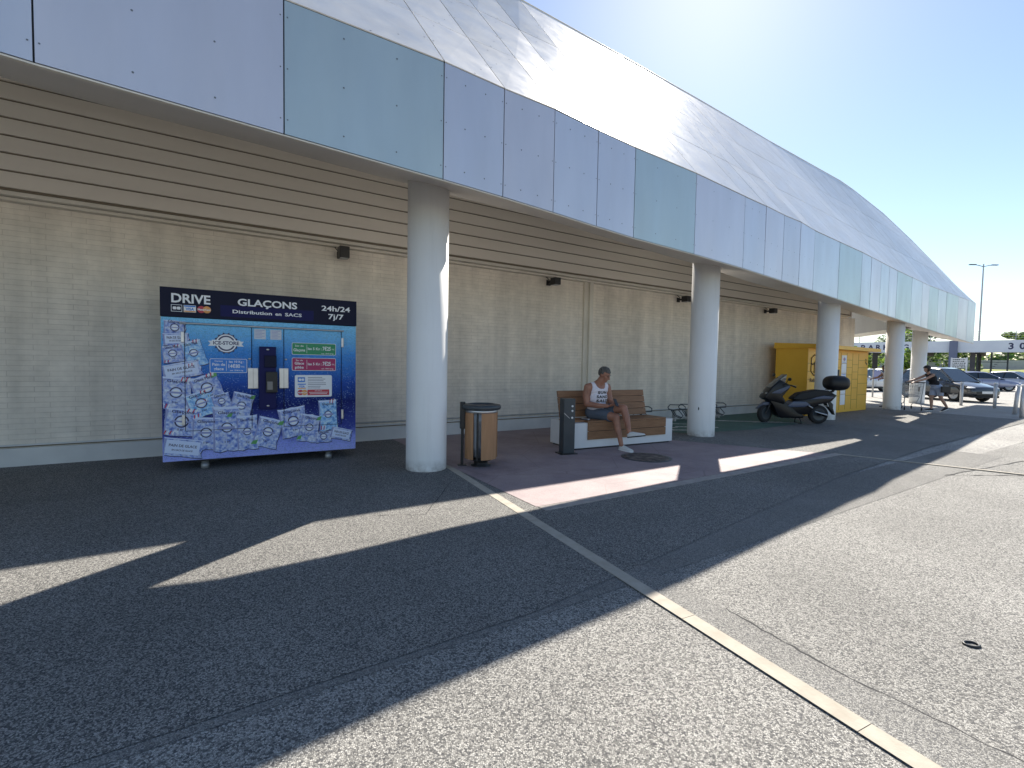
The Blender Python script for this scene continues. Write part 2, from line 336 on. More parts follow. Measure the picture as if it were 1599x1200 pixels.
# boards
mb = MB(); mb.box(L0, UE - .9, -.16, .3, 3.46, 5.56, M['groove']); mb.build('board_backing', None, bld)
mb = MB(); z = 3.50; k = 0
while z < 5.5:
    x = L0
    mb.box(L0, UE - .9, -.195, -.16, z, min(5.57, z + .191), None, .005)
    while x < UE - .9:
        x1 = min(x + 3.3, UE - .9)
        for q in (x + .03, x1 - .03): mb.box(q - .006, q + .006, -.1985, -.195, z + .09, z + .102)
        x = x1
    z += .214; k += 1
mb.build('cladding_boards', M['board'], bld)
mb = MB(); mb.box(L0, UE - .9, -.215, -.10, 3.405, 3.455, None, .006); mb.box(L0, UE - .9, -.12, .0, 3.36, 3.40, None, .005); mb.build('base_trim', M['trim'], bld)
mb = MB(); mb.box(UE - .9, UE - .86, -.215, .3, 3.42, 5.6, M['board']); mb.box(UE - .925, UE - .875, -.24, -.20, 3.38, 4.3, M['white']); mb.build('cladding_end_profile', None, bld)
mb = MB(); mb.box(L0, UE, -.2, 14, 5.575, 5.63); mb.build('roof', M['roofing'], bld)
mb = MB(); mb.box(7.98, 8.10, -.05, 0, .0, 3.36, M['trim']); mb.box(8.10, 8.20, -.11, 0, 0, 3.36, M['trim']); mb.box(8.20, 8.225, -.05, 0, 0, 3.36, M['groove']); mb.build('wall_pier', None, bld)
# cavity under the far end of the canopy: building roof carried on past the wall
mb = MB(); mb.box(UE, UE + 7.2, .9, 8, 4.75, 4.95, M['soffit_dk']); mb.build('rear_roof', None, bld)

# ================================================================ CANOPY
FP = [(-9.6, -1.55, 3.62, -10.852, 0.009, 4.2),
(-6.3, 1.1, 3.56, -7.551, 2.66, 4.2),
(-3.398, 3.422, 3.49, -4.595, 4.897, 4.072),
(-2.145, 4.472, 3.514, -3.214, 5.92, 4.078),
(-0.803, 5.337, 3.457, -1.703, 6.66, 3.943),
(-0.152, 5.828, 3.447, -1.025, 7.047, 3.899),
(0.494, 6.266, 3.411, -0.223, 7.228, 3.772),
(1.153, 6.8, 3.396, 0.444, 7.692, 3.765),
(1.807, 7.31, 3.38, 1.13, 8.227, 3.745),
(3.081, 8.224, 3.365, 2.433, 9.088, 3.648),
(4.428, 9.278, 3.357, 3.852, 10.021, 3.57),
(5.116, 9.801, 3.336, 4.647, 10.399, 3.444),
(5.795, 10.35, 3.325, 5.404, 10.857, 3.369),
(6.442, 10.823, 3.298, 6.078, 11.274, 3.326),
(7.159, 11.45, 3.303, 6.832, 11.854, 3.311),
(8.44, 12.442, 3.26, 8.122, 12.854, 3.285),
(9.788, 13.481, 3.212, 9.448, 13.914, 3.242),
(10.474, 14.039, 3.199, 10.095, 14.504, 3.246),
(11.236, 14.659, 3.184, 10.826, 15.163, 3.247),
(11.964, 15.251, 3.169, 11.522, 15.794, 3.249),
(12.71, 15.858, 3.155, 12.212, 16.484, 3.275),
(14.128, 16.97, 3.112, 13.542, 17.717, 3.295),
(15.288, 17.881, 3.077, 14.61, 18.747, 3.323),
(16.129, 18.536, 3.051, 15.409, 19.496, 3.338),
(17.131, 19.264, 3.006, 16.425, 20.235, 3.288),
(18.135, 19.994, 2.963, 17.43, 20.965, 3.238),
(19.66, 21.101, 2.898, 18.955, 22.072, 3.163),
(21.066, 22.123, 2.837, 20.361, 23.094, 3.1),
(22.295, 23.015, 2.784, 21.59, 23.986, 3.053)]
FT = 4.72
can = thing('metal_canopy', (0, 0, 0), 0, 'long canopy clad in pale metal panels, with bluish fascia over the walkway', 'canopy')
kinds = ['fa', 'fa', 'fc', 'fb', 'fa', 'fc', 'fa', 'fa', 'fb', 'fc', 'fa', 'fc', 'fa', 'fa', 'fd', 'fb', 'fd', 'fc', 'fd', 'fa', 'fb', 'fd', 'fc', 'fb', 'fd', 'fb', 'fc', 'fd']
def lerp(a, b, t): return a + (b - a) * t
def bolt(mb, p, nrm, s=.009):
    a = nrm.cross(Vector((0, 0, 1))).normalized(); b = nrm.cross(a)
    ring = [p + nrm * .002 + (a * math.cos(t) + b * math.sin(t)) * s for t in [k * math.pi / 3 for k in range(6)]]
    mb.add(ring, [tuple(range(6))], M['bolt'])
for i in range(len(FP) - 1):
    A, B = FP[i], FP[i + 1]
    a, b = Vector((A[0], A[1], 0)), Vector((B[0], B[1], 0)); d = (b - a); L = d.length; d.normalize(); nn = Vector((d.y, -d.x, 0))
    g = .006 if i < 12 else .010
    a2, b2 = a + d * g, b - d * g; za, zb = A[2] + .012, B[2] + .012
    mb = MB(); t = .004
    tilt = random.uniform(-.003, .003)
    q = [a2.to_3d() + Vector((0, 0, za)), b2 + Vector((0, 0, zb)), b2 + Vector((0, 0, FT)) + nn * tilt, a2 + Vector((0, 0, FT)) + nn * tilt]
    bk = [p - nn * .02 for p in q]; mt = M[kinds[i % len(kinds)]]
    mb.add(q + bk, [(0, 1, 2, 3), (7, 6, 5, 4), (0, 4, 5, 1), (1, 5, 6, 2), (2, 6, 7, 3), (3, 7, 4, 0)], mt)
    nx = 2 if L > .9 else (1 if L < .55 else 2)
    for zz in (.12, .5, .88):
        for k in range(nx):
            tx = (k + 1) / (nx + 1); p = a.lerp(b, tx); p.z = lerp(lerp(A[2], B[2], tx), FT, zz); bolt(mb, p, nn)
        for tx in (.03 / L, 1 - .03 / L):
            p = a.lerp(b, tx); p.z = lerp(lerp(A[2], B[2], tx), FT, zz); bolt(mb, p, nn, .007)
    mb.build('fascia_panel', None, can)
# dark backing behind the panel gaps, bottom lip
mb = MB()
for A, B in zip(FP[:-1], FP[1:]):
    a, b = Vector((A[0], A[1], 0)), Vector((B[0], B[1], 0)); d = (b - a).normalized(); nn = Vector((d.y, -d.x, 0)); o1 = nn * -.028; o2 = nn * -.05
    mb.add([a + o1 + Vector((0, 0, A[2])), b + o1 + Vector((0, 0, B[2])), b + o1 + Vector((0, 0, FT)), a + o1 + Vector((0, 0, FT)), a + o2 + Vector((0, 0, A[2])), b + o2 + Vector((0, 0, B[2])), b + o2 + Vector((0, 0, FT)), a + o2 + Vector((0, 0, FT))], [(0, 1, 2, 3), (7, 6, 5, 4), (4, 5, 1, 0)])
mb.build('fascia_backing', M['black'], can)
mb = MB()
for A, B in zip(FP[:-1], FP[1:]):
    a, b = Vector((A[0], A[1], A[2])), Vector((B[0], B[1], B[2])); ia, ib = Vector(A[3:6]), Vector(B[3:6]); dn = Vector((0, 0, .05))
    ua, ub = a.lerp(ia, 0.018), b.lerp(ib, 0.018)
    mb.add([ua, ub, ib, ia, ua + dn, ub + dn, ib + dn * 1.6, ia + dn * 1.6], [(3, 2, 1, 0), (4, 5, 6, 7), (2, 3, 7, 6)], M['soffit'])
A, B = FP[-1], FP[-2]
mb.build('underside_sheet', None, can)
mb = MB()
for A, B in zip(FP[:-1], FP[1:]):
    a, b = Vector(A[:3]), Vector(B[:3]); d = (b - a).normalized(); nn = Vector((d.y, -d.x, 0)); lo = Vector((0, 0, -.012))
    mb.add([a + nn * .008 + lo, b + nn * .008 + lo, b - nn * .03 + lo, a - nn * .03 + lo, a + nn * .008, b + nn * .008], [(3, 2, 1, 0), (0, 1, 5, 4)])
mb.build('edge_trim', M['trim'], can)
# sloping metal roof panels between fascia top and ridge
RG = [(-12.5, 3.4, 8.9), (-4.8, 7.6, 9.0), (-0.0, 10.18, 8.98), (3.17, 12.61, 9.15), (5.69, 14.75, 9.42), (9.37, 18.0, 9.85), (15.17, 22.2, 9.94), (18.62, 24.31, 9.28), (21.11, 24.84, 7.63), (22.9, 23.8, 4.82)]
# ridge station for each fascia seam: nearest in run along the facade
def ridge_at(s):
    rs = [Vector(r).dot(WD) for r in RG]
    if s <= rs[0]: return Vector(RG[0]) + (Vector(RG[1]) - Vector(RG[0])) * (s - rs[0]) / (rs[1] - rs[0])
    for k in range(len(RG) - 1):
        if s <= rs[k + 1] or k == len(RG) - 2: return Vector(RG[k]).lerp(Vector(RG[k + 1]), (s - rs[k]) / (rs[k + 1] - rs[k]))
st = [Vector((p[0], p[1], FT)) for p in FP]
s0 = [p.dot(WD) for p in st]; sE = s0[-1]; rE = Vector(RG[-1]).dot(WD)
rg = [ridge_at(s + (rE - sE) * max(0, (s - 12) / (sE - 12))) for s in s0]
rmats = ['ra', 'rb', 'ra', 'rc', 'rb', 'ra', 'rc', 'rb']
rows = [0, .27, .60, 1.0]
cnt = 0
for i in range(len(st) - 1):
    for j in range(3):
        t0, t1 = rows[j], rows[j + 1]
        if j == 2: pass
        q = [st[i].lerp(rg[i], t0), st[i + 1].lerp(rg[i + 1], t0), st[i + 1].lerp(rg[i + 1], t1), st[i].lerp(rg[i], t1)]
        nn = (q[1] - q[0]).cross(q[3] - q[0]).normalized(); c = (q[0] + q[1] + q[2] + q[3]) / 4
        gx = .008; qq = []
        for k, p in enumerate(q):
            h_ = (q[(1, 0, 3, 2)[k]] - p).normalized(); v_ = (q[(3, 2, 1, 0)[k]] - p).normalized(); qq.append(p + h_ * gx + v_ * gx + nn * (.012 + .0025 * random.random()))
        mb = MB(); mt = M[rmats[(i * 3 + j * 5) % len(rmats)]]
        bk = [p - nn * .012 for p in qq]
        mb.add(qq + bk, [(0, 1, 2, 3), (7, 6, 5, 4), (0, 4, 5, 1), (1, 5, 6, 2), (2, 6, 7, 3), (3, 7, 4, 0)], mt)
        for (tx, ty) in [(.25, .2), (.72, .2), (.25, .55), (.7, .55), (.3, .86), (.75, .86), (.04, .4), (.96, .4), (.5, .03)]:
            p = qq[0].lerp(qq[1], tx).lerp(qq[3].lerp(qq[2], tx), ty); bolt(mb, p, nn, .011)
        mb.build('roof_panel', None, can); cnt += 1
mb = MB()
for i in range(len(st) - 1):
    nn = (st[i + 1] - st[i]).cross(rg[i] - st[i]).normalized(); q = [st[i], st[i + 1], rg[i + 1], rg[i]]
    mb.add([p - nn * .09 for p in q] + [p - nn * .12 for p in q], [(0, 1, 2, 3), (7, 6, 5, 4), (2, 6, 7, 3)])
mb.build('roof_backing', M['black'], can)
mb = MB(); pts = [p + Vector((0, 0, .02)) for p in rg]; mb.tube(pts, .018, None, 6); mb.build('ridge_cap', M['trim'], can)
# far return of the canopy, hanging behind the building end
mb = MB(); a, b = Vector((17.9, 25.6, 0)), Vector((15.9, 19.75, 0)); d = (b - a).normalized(); nn = Vector((d.y, -d.x, 0))
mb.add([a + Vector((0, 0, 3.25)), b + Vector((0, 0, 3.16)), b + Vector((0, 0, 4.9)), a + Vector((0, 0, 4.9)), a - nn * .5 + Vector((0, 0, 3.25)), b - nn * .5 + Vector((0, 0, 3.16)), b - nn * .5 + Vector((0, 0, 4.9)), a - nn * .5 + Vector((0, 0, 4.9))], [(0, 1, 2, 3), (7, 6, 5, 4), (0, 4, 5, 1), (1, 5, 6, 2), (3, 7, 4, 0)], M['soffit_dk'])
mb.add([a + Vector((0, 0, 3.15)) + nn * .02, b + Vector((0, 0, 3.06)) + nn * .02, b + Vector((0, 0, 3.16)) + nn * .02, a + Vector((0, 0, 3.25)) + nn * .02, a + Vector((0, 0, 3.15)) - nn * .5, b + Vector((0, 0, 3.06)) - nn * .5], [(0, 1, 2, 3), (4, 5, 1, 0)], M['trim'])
mb.build('end_return_panel', None, can)

# columns
cols = [(-1.15, 6.40, 3.84, 'thick white round column nearest the camera, beside the litter bin'), (3.99, 9.93, 3.66, 'white round column right of the bench with a small black mark near its foot'), (8.98, 13.57, 3.47, 'white round column behind the black scooter and in front of the yellow lockers'), (13.97, 17.38, 3.33, 'white round column just right of the yellow lockers'), (17.97, 21.0, 3.18, 'farthest white round column, behind the shopping cart')]
for i, (x, y, h, lb) in enumerate(cols):
    r = .272; t = thing('column', (x, y, 0), TH, lb, 'column', 'round columns holding the canopy')
    mb = MB(); mb.lathe([(r, -.02), (r, .02), (r, h)], None, 48); mb.build('shaft', M['column'], t)
    if i == 1:
        mb = MB(); a = -2.15 - TH; mb.sphere((r * math.cos(a), r * math.sin(a), .58), (.012, .012, .035), None, 8); mb.build('chip_mark', M['black'], t)

# wall lamps
lb = ['square black wall lamp between the ice machine and the nearest column', 'square black wall lamp left of the wall pier', 'square black wall lamp left of the second column', 'square black wall lamp above the scooter']
for i, (u, wv, hv) in enumerate([(2.49, .16, .19), (6.95, .16, .15), (11.35, .17, .15), (15.6, .18, .15)]):
    t = thing('wall_lamp', U(u, 0, 3.24), TH, lb[i], 'lamp', 'black wall lamps under the canopy')
    mb = MB(); mb.box(-wv / 2, wv / 2, -.36, -.18, -hv / 2, hv / 2, None, .01); mb.build('lamp_housing', M['black'], t)
    mb = MB(); mb.box(-.03, .03, -.2, -.035, -.02, .02); mb.box(-.05, .05, -.035, .0, -.06, .06, None, .005); mb.tube([(-.06, -.12, .05), (-.09, -.05, .11), (-.05, -.02, .14)], .008); mb.build('bracket', M['black'], t)
    mb = MB(); mb.box(-wv / 2 + .02, wv / 2 - .02, -.345, -.195, -hv / 2 - .006, -hv / 2 - .001); mb.build('lens', M['galv'], t)


# ================================================================ ICE VENDING MACHINE
MA = math.atan2(.5, .86)
mach = thing('ice_vending_machine', (-4.34, 5.86, 0), MA, 'blue ice vending machine printed with bags of ice, dark header reading GLAÇONS', 'vending machine')
W_ = 2.335
m = mat('printed_blue_water', (.1, .3, .7), .55); n = N(m); v = n.coord()
sp = n.n('ShaderNodeSeparateXYZ'); n.l(v, sp.inputs[0])
zf = n.mth('DIVIDE', n.mth('ADD', sp.outputs[2], n.mth('MULTIPLY', n.mth('ADD', n.noise(v, 2.2, 3), -.5), .35)), 2.0)
base = n.ramp(zf, [(.06, (.40, .46, .95)), (.17, (.30, .36, .88)), (.23, (.06, .08, .38)), (.42, (.012, .02, .15)), (.58, (.03, .10, .46)), (.76, (.08, .32, .80)), (.95, (.26, .66, 1.0))])
vr = n.n('ShaderNodeMapping'); vr.inputs['Scale'].default_value = (1, 1, 1.9); n.l(v, vr.inputs[0])
dr = n.vor(vr.outputs[0], 34, 'Distance'); dots = n.ramp(dr, [(.16, g3(1)), (.30, g3(0))]); dk = n.ramp(dr, [(.28, g3(0)), (.38, g3(1)), (.55, g3(0))])
msk = n.ramp(n.noise(v, 6, 4), [(.36, g3(.1)), (.50, g3(1))])
c = n.mix(n.mth('MULTIPLY', n.mth('MULTIPLY', dots, msk), .50), base, (.45, .68, 1.0)); c = n.mix(n.mth('MULTIPLY', dk, .45), c, n.mix(.7, base, (0, .005, .03)))
n.col(c); n.bump(dots, .15, .004); m.node_tree.nodes['Principled BSDF'].inputs['Specular IOR Level'].default_value = .12; M['print'] = m
m = mat('printed_navy', (.008, .01, .035), .5, spec=.2); M['navy'] = m
m = mat('printed_ice_bag', (.4, .5, .9), .5, spec=.2); n = N(m); v = n.coord()
e = n.vor(v, 26, 'Distance'); c = n.ramp(n.noise(v, 17, 5, .7), [(.33, (.05, .12, .46)), (.45, (.32, .46, .90)), (.57, (.80, .88, 1.0))]); n.col(n.mix(.35, c, n.ramp(e, [(.1, (.8, .88, 1)), (.6, (.08, .11, .45))]))); M['bag'] = m
m = mat('printed_ice_bag_cyan', (.4, .6, .95), .5, spec=.2); n = N(m); v = n.coord()
n.col(n.ramp(n.noise(v, 19, 5, .7), [(.32, (.06, .22, .55)), (.48, (.28, .54, .92)), (.64, (.7, .9, 1.0))])); M['bag2'] = m
for k, c_ in (('p_white', (.86, .88, .92)), ('p_dark', (.03, .03, .12)), ('p_blue', (.03, .22, .72)), ('p_green', (.02, .28, .12)), ('p_mag', (.40, .015, .12)), ('p_red', (.55, .04, .07)), ('p_orange', (.80, .35, .10)), ('p_leaf', (.12, .38, .12)), ('p_pale', (.62, .66, .74)), ('p_dim', (.30, .34, .62)), ('p_edge', (.66, .76, 1.0))): M[k] = mat('ink_' + k[2:], c_, .4)
M['dispenser'] = mat('dispenser_navy', (.010, .012, .09), .5, spec=.2)
mb = MB(); mb.box(0, W_, 0, 1.05, .13, 1.945, M['print'], .006); mb.build('cabinet', None, mach)
mb = MB(); mb.box(-.004, W_ + .004, -.02, 1.05, 1.95, 2.31, M['navy'], .004); mb.box(.63, 1.75, -.0225, -.02, 1.985, 2.13, M['dispenser'])
hd = mb.build('header', None, mach)
y = -.0245
for s_, x_, z_, sz, bo, wd_, al in (('DRIVE', .112, 2.128, .155, .028, .41, 'LEFT'), ('GLAÇONS', 1.18, 2.14, .125, .028, .715, 'CENTER'), ('Distribution', .765, 2.035, .062, .022, .46, 'LEFT'), ('en', 1.265, 2.035, .062, .022, .075, 'LEFT'), ('SACS', 1.385, 2.035, .062, .022, .21, 'LEFT'), ('24h/24', 2.05, 2.145, .10, .022, .39, 'CENTER'), ('7j/7', 2.05, 2.032, .10, .022, .21, 'CENTER')):
    mb = MB(); text(mb, s_, x_, z_, sz, M['p_white'], y, bo, wd_, al); mb.build('lettering', None, hd)
mb = MB()
def rect(x0, x1, z0, z1, m, y): mb.add([(x0, y, z0), (x1, y, z0), (x1, y, z1), (x0, y, z1)], [(0, 1, 2, 3)], m)
def rrect(x0, x1, z0, z1, r, m, y, mbx=None):
    P_ = []
    for cx, cz, a0 in ((x1 - r, z1 - r, 0), (x0 + r, z1 - r, 90), (x0 + r, z0 + r, 180), (x1 - r, z0 + r, 270)):
        for k in range(5): a = R(a0 + k * 22.5); P_.append((cx + r * math.cos(a), y, cz + r * math.sin(a)))
    (mbx or mb).add(P_[::-1], [tuple(range(len(P_)))], m)
def disc(x, z, r, m, y, n=20, mbx=None): (mbx or mb).add([(x + r * math.cos(-2 * math.pi * k / n), y, z + r * math.sin(-2 * math.pi * k / n)) for k in range(n)], [tuple(range(n))[::-1]] if False else [tuple(range(n))], m)
def ring(x, z, r0, r1, m, y, n=28):
    vs = []
    for k in range(n): a = 2 * math.pi * k / n; vs += [(x + r0 * math.cos(a), y, z + r0 * math.sin(a)), (x + r1 * math.cos(a), y, z + r1 * math.sin(a))]
    mb.add(vs, [(2 * k, 2 * k + 1, (2 * k + 3) % (2 * n), (2 * k + 2) % (2 * n)) for k in range(n)], m)
def cards(x0, z, k, y, vert=False):
    P_ = [(x0, z), (x0 + .13 * k, z), (x0 + .27 * k, z)] if not vert else [(x0, z), (x0, z - .105 * k), (x0, z - .205 * k)]
    a = P_[0]; rect(a[0], a[0] + .115 * k, a[1] - .088 * k, a[1], M['p_pale'], y); rect(a[0] + .007 * k, a[0] + .108 * k, a[1] - .081 * k, a[1] - .007 * k, M['p_blue'] if vert else M['navy'], y - .0005)
    rrect(a[0] + .018 * k, a[0] + .056 * k, a[1] - .062 * k, a[1] - .026 * k, .01 * k, M['p_white'], y - .001); rrect(a[0] + .060 * k, a[0] + .098 * k, a[1] - .062 * k, a[1] - .026 * k, .01 * k, M['p_white'], y - .001)
    a = P_[1]; rect(a[0], a[0] + .128 * k, a[1] - .088 * k, a[1], M['p_white'], y); rect(a[0] + .004 * k, a[0] + .124 * k, a[1] - .02 * k, a[1] - .004 * k, M['p_blue'], y - .0005); rect(a[0] + .004 * k, a[0] + .124 * k, a[1] - .084 * k, a[1] - .07 * k, M['p_orange'], y - .0005)
    text(mb, 'VISA', a[0] + .064 * k, a[1] - .064 * k, .048 * k, M['p_blue'], y - .001, .03, .09 * k, 'CENTER')
    a = P_[2]; disc(a[0] + .045 * k, a[1] - .044 * k, .044 * k, M['p_red'], y); disc(a[0] + .105 * k, a[1] - .044 * k, .044 * k, M['p_orange'], y - .0005); text(mb, 'MasterCard', a[0] + .075 * k, a[1] - .056 * k, .034 * k, M['p_white'], y - .001, .03, .135 * k, 'CENTER')
cards(.108, 2.10, 1, -.0240); mb.build('card_emblems', None, hd)
# doors
def badge(x, z, r, y, ribbon=True, rot=0):
    disc(x, z, r, M['p_dark'], y, 24); ring(x, z, r * .80, r * .93, M['p_white'], y - .0005); disc(x, z, r * .66, M['p_white'], y - .0005)
    for k in range(14):
        a = 2 * math.pi * k / 14; disc(x + r * 1.02 * math.cos(a), z + r * 1.02 * math.sin(a), r * .09, M['p_dark'], y, 6)
    if ribbon:
        rect(x - r * 1.25, x + r * 1.25, z - r * .18, z + r * .22, M['p_white'], y - .001)
BAGS = [  # crop px centre x, y, half w, half h, angle, kind
 (128, 300, 52, 40, 3, 'g'), (135, 365, 62, 34, -4, 'p'), (115, 450, 50, 48, -8, 'g'), (235, 450, 52, 74, -16, 'c'), (165, 545, 95, 44, -12, 'p'), (130, 680, 74, 92, 6, 'g'), (310, 655, 74, 78, -20, 'g2'), (275, 745, 70, 72, -20, 'c'),
 (395, 735, 46, 48, -15, 'g'), (510, 765, 58, 82, 14, 'g2'), (160, 850, 84, 78, 8, 'g'), (300, 920, 70, 96, 2, 'g'), (425, 895, 72, 135, 0, 'g'), (545, 920, 55, 105, -2, 'g'), (165, 1000, 98, 52, 10, 'p'), (665, 925, 70, 92, 16, 'g2'),
 (815, 865, 78, 92, -10, 'g'), (905, 905, 58, 88, 12, 'g2'), (1018, 830, 56, 100, -3, 'c'), (990, 960, 50, 36, -2, 'g'), (1098, 945, 68, 38, 14, 'p')]
import functools
def mx_(px): return -.135 + (px - 0) * 0 + (lambda t: 2.33 * ((px - 50) / 1140) * (1 + .17 * (1 - (px - 50) / 1140)) * 1.0)(0) + .135
def mz_(px, py): # height on the machine front from crop pixel
    t = (px - 50) / 1140; top = 62 + t * (158 - 62); bot = 1143 - t * 38 - 18 * t; bot = 1145 - 55 * t
    return 2.31 * (1 - (py - top) / (bot - top))
def frontbag(mb_, b, y, x_lo, x_hi, z_lo=0.135):
    px, py, hw, hh, an, kd = b; an = R(an); x0, z0 = mx_(px), mz_(px, py); k = 2.31 / 1050
    hw *= k * 1.02; hh *= k; bm_ = M['bag2'] if kd == 'c' else M['bag']
    def tr(a, b_): return (.012 + max(0, x0 + a * math.cos(an) + b_ * math.sin(an) - .012), z0 - a * math.sin(an) * -1 * 0 - a * math.sin(an) + b_ * math.cos(an))
    rnd = random.Random(int(px * 7 + py)); ol = []
    for (a, b_) in ((-1, -1), (-.5, -1.02), (0, -.98), (.5, -1.02), (1, -1), (.94, -.5), (.97, 0), (.93, .5), (1, 1), (.5, .97), (0, 1.02), (-.5, .97), (-1, 1), (-.94, .5), (-.97, 0), (-.93, -.5)):
        ol.append(tr(a * hw * (1 + rnd.uniform(-.05, .03)), b_ * hh * (1 + rnd.uniform(-.03, .03))))
    ol = [(min(max(p[0], .012), W_ - .02), max(p[1], .14)) for p in ol]
    mb_.add([(p[0] * 1.0 + .006, y, p[1] - .010) for p in ol], [tuple(range(16))], M['p_dark'])
    mb_.add([(p[0], y - .0006, p[1]) for p in ol], [tuple(range(16))], bm_)
    fo = [tr(-.97 * hw, -1.0 * hh), tr(-.80 * hw, -.92 * hh), tr(-.86 * hw, 0), tr(-.80 * hw, .92 * hh), tr(-.97 * hw, .98 * hh), tr(-.93 * hw, 0)]; mb_.add([(p[0], y - .0008, p[1]) for p in fo], [(0, 1, 2, 5), (5, 2, 3, 4)], M['p_dim']); fo = [tr(-.96 * hw, .97 * hh), tr(-.9 * hw, .86 * hh), tr(.9 * hw, .88 * hh), tr(.97 * hw, .97 * hh)]; mb_.add([(p[0], y - .0009, p[1]) for p in fo], [(0, 1, 2, 3)], M['p_edge'])
    yy = y - .0012; mid = tr(0, 0)
    def lt(s, a, b_, size, mm, wd): text(mb_, s, *tr(a, b_), size, mm, yy - .0004, .02, wd, 'CENTER', -an)
    if kd == 'p':
        q = [tr(-.82 * hw, -.72 * hh), tr(.82 * hw, -.72 * hh), tr(.82 * hw, .74 * hh), tr(-.82 * hw, .74 * hh)]
        mb_.add([(p[0], yy, p[1]) for p in q], [(0, 1, 2, 3)], M['p_edge']); lt('PAIN DE GLACE', 0, .05 * hh, .045, M['p_dark'], hw * 1.35); lt('EN SACS DE GLACE', 0, -.4 * hh, .028, M['p_dark'], hw * 1.0)
        return
    for k2, rr, mm in ((0, .36, M['p_dark']), (1, .28, M['p_edge']), (2, .20, M['p_white'])):
        c = tr(0, .05 * hh); disc(c[0], c[1], rr * hw * (1.15), mm, yy - .0003 * k2, 18, mb_)
    q = [tr(-.55 * hw, -.02 * hh), tr(.55 * hw, -.02 * hh), tr(.55 * hw, .10 * hh), tr(-.55 * hw, .10 * hh)]; mb_.add([(p[0], yy - .0012, p[1]) for p in q], [(0, 1, 2, 3)], M['p_dim'])
    lt('Glaçons' if (px + py) % 2 < 1 else 'Glace Pilée', 0, .66 * hh, .05, M['p_dark'], hw * 1.25); lt('5 kg', 0, -.62 * hh, .035, M['p_dark'], hw * .35)
    if kd in ('g2',):
        for cx, cz in ((.75, .78), (-.8, -.8)): mb_.add([(p[0], yy, p[1]) for p in (tr((cx - .22) * hw, (cz - .15) * hh), tr((cx + .2) * hw, (cz - .1) * hh), tr((cx + .24) * hw, (cz + .22) * hh), tr((cx - .1) * hw, (cz + .1) * hh))], [(0, 1, 2, 3)], M['p_leaf'])
    if kd == 'c' or (px % 3 == 1):
        for cx, cz in ((.5, .92), (-.6, -.8)):
            for k2 in range(4): a0 = cx - .3 + k2 * .15; mb_.add([(p[0], yy - .0002, p[1]) for p in (tr(a0 * hw, (cz - .15) * hh), tr((a0 + .08) * hw, (cz - .15) * hh), tr((a0 + .16) * hw, (cz + .12) * hh), tr((a0 + .08) * hw, (cz + .12) * hh))], [(0, 1, 2, 3)], M['p_red'] if k2 % 2 == 0 else M['p_white'])
def mx_(px):  # crop px -> metres along the face (perspective)
    a = [(50, 0), (182, .240), (425, .691), (575, .982), (762, 1.369), (1098, 2.128), (1190, 2.335)]
    for (p0, v0), (p1, v1) in zip(a[:-1], a[1:]):
        if px <= p1 or p1 == 1190: return v0 + (v1 - v0) * (px - p0) / (p1 - p0)
DB = MB()
for i, b in enumerate(BAGS): frontbag(DB, b, -.0065 - .00012 * i, 0, W_)
DB.build('printed_ice_bags', None, mach)
def door(x0, x1, hx, nm):
    mb = MB(); mb.box(x0 + .005, x1 - .005, -.0055, -.001, .513, 1.852, M['print']); d = mb.build('door', None, mach)
    mb = MB(); mb.box(x0 - .002, x0 + .004, -.0125, -.001, .51, 1.855); mb.box(x1 - .004, x1 + .002, -.0125, -.001, .51, 1.855); mb.box(x0, x1, -.0125, -.001, .508, .5135); mb.build('door_gap', M['navy'], d)
    for z in (1.70, .655): mb = MB(); mb.box(hx - .017, hx + .017, -.035, -.006, z - .07, z + .07, None, .008); mb.build('hinge', M['steel'], d)
    return d
dl = door(.24, .982, .222, 'l'); dr_ = door(1.369, 2.128, 2.14, 'r')
for x0, x1, d in ((.935, 1.058, dl), (1.31, 1.425, dr_)):
    mb = MB(); mb.box(x0, x1, -.03, -.0135, 1.042, 1.32, None, .006); mb.box((x0 + x1) / 2 - .002, (x0 + x1) / 2 + .002, -.0315, -.03, 1.05, 1.31, M['bolt'])
    mb.build('lock_plate', M['steel'], d)
mb = MB(); mb.tube([(.19, -.03, 1.874), (2.155, -.03, 1.866)], .012, M['steel'], 8); mb.build('rain_bar', None, mach)
mb = MB(); mb.box(1.068, 1.27, -.06, -.014, .765, 1.608, M['dispenser'], .006); mb.box(1.13, 1.275, -.085, -.06, 1.33, 1.49, M['navy'], .01); mb.box(1.145, 1.285, -.11, -.06, .99, 1.272, M['black'], .01); mb.box(1.16, 1.225, -.112, -.11, 1.03, 1.14, M['bolt'])
for z in (1.57, .81): mb.sphere((1.17, -.062, z), (.02, .006, .012), M['steel'], 10)
mb.build('payment_terminal', None, mach)
for x in (.955, 1.397): mb = MB(); mb.sphere((x, -.012, 1.44), (.018, .008, .012), M['steel'], 8); mb.build('lock_button', None, mach)
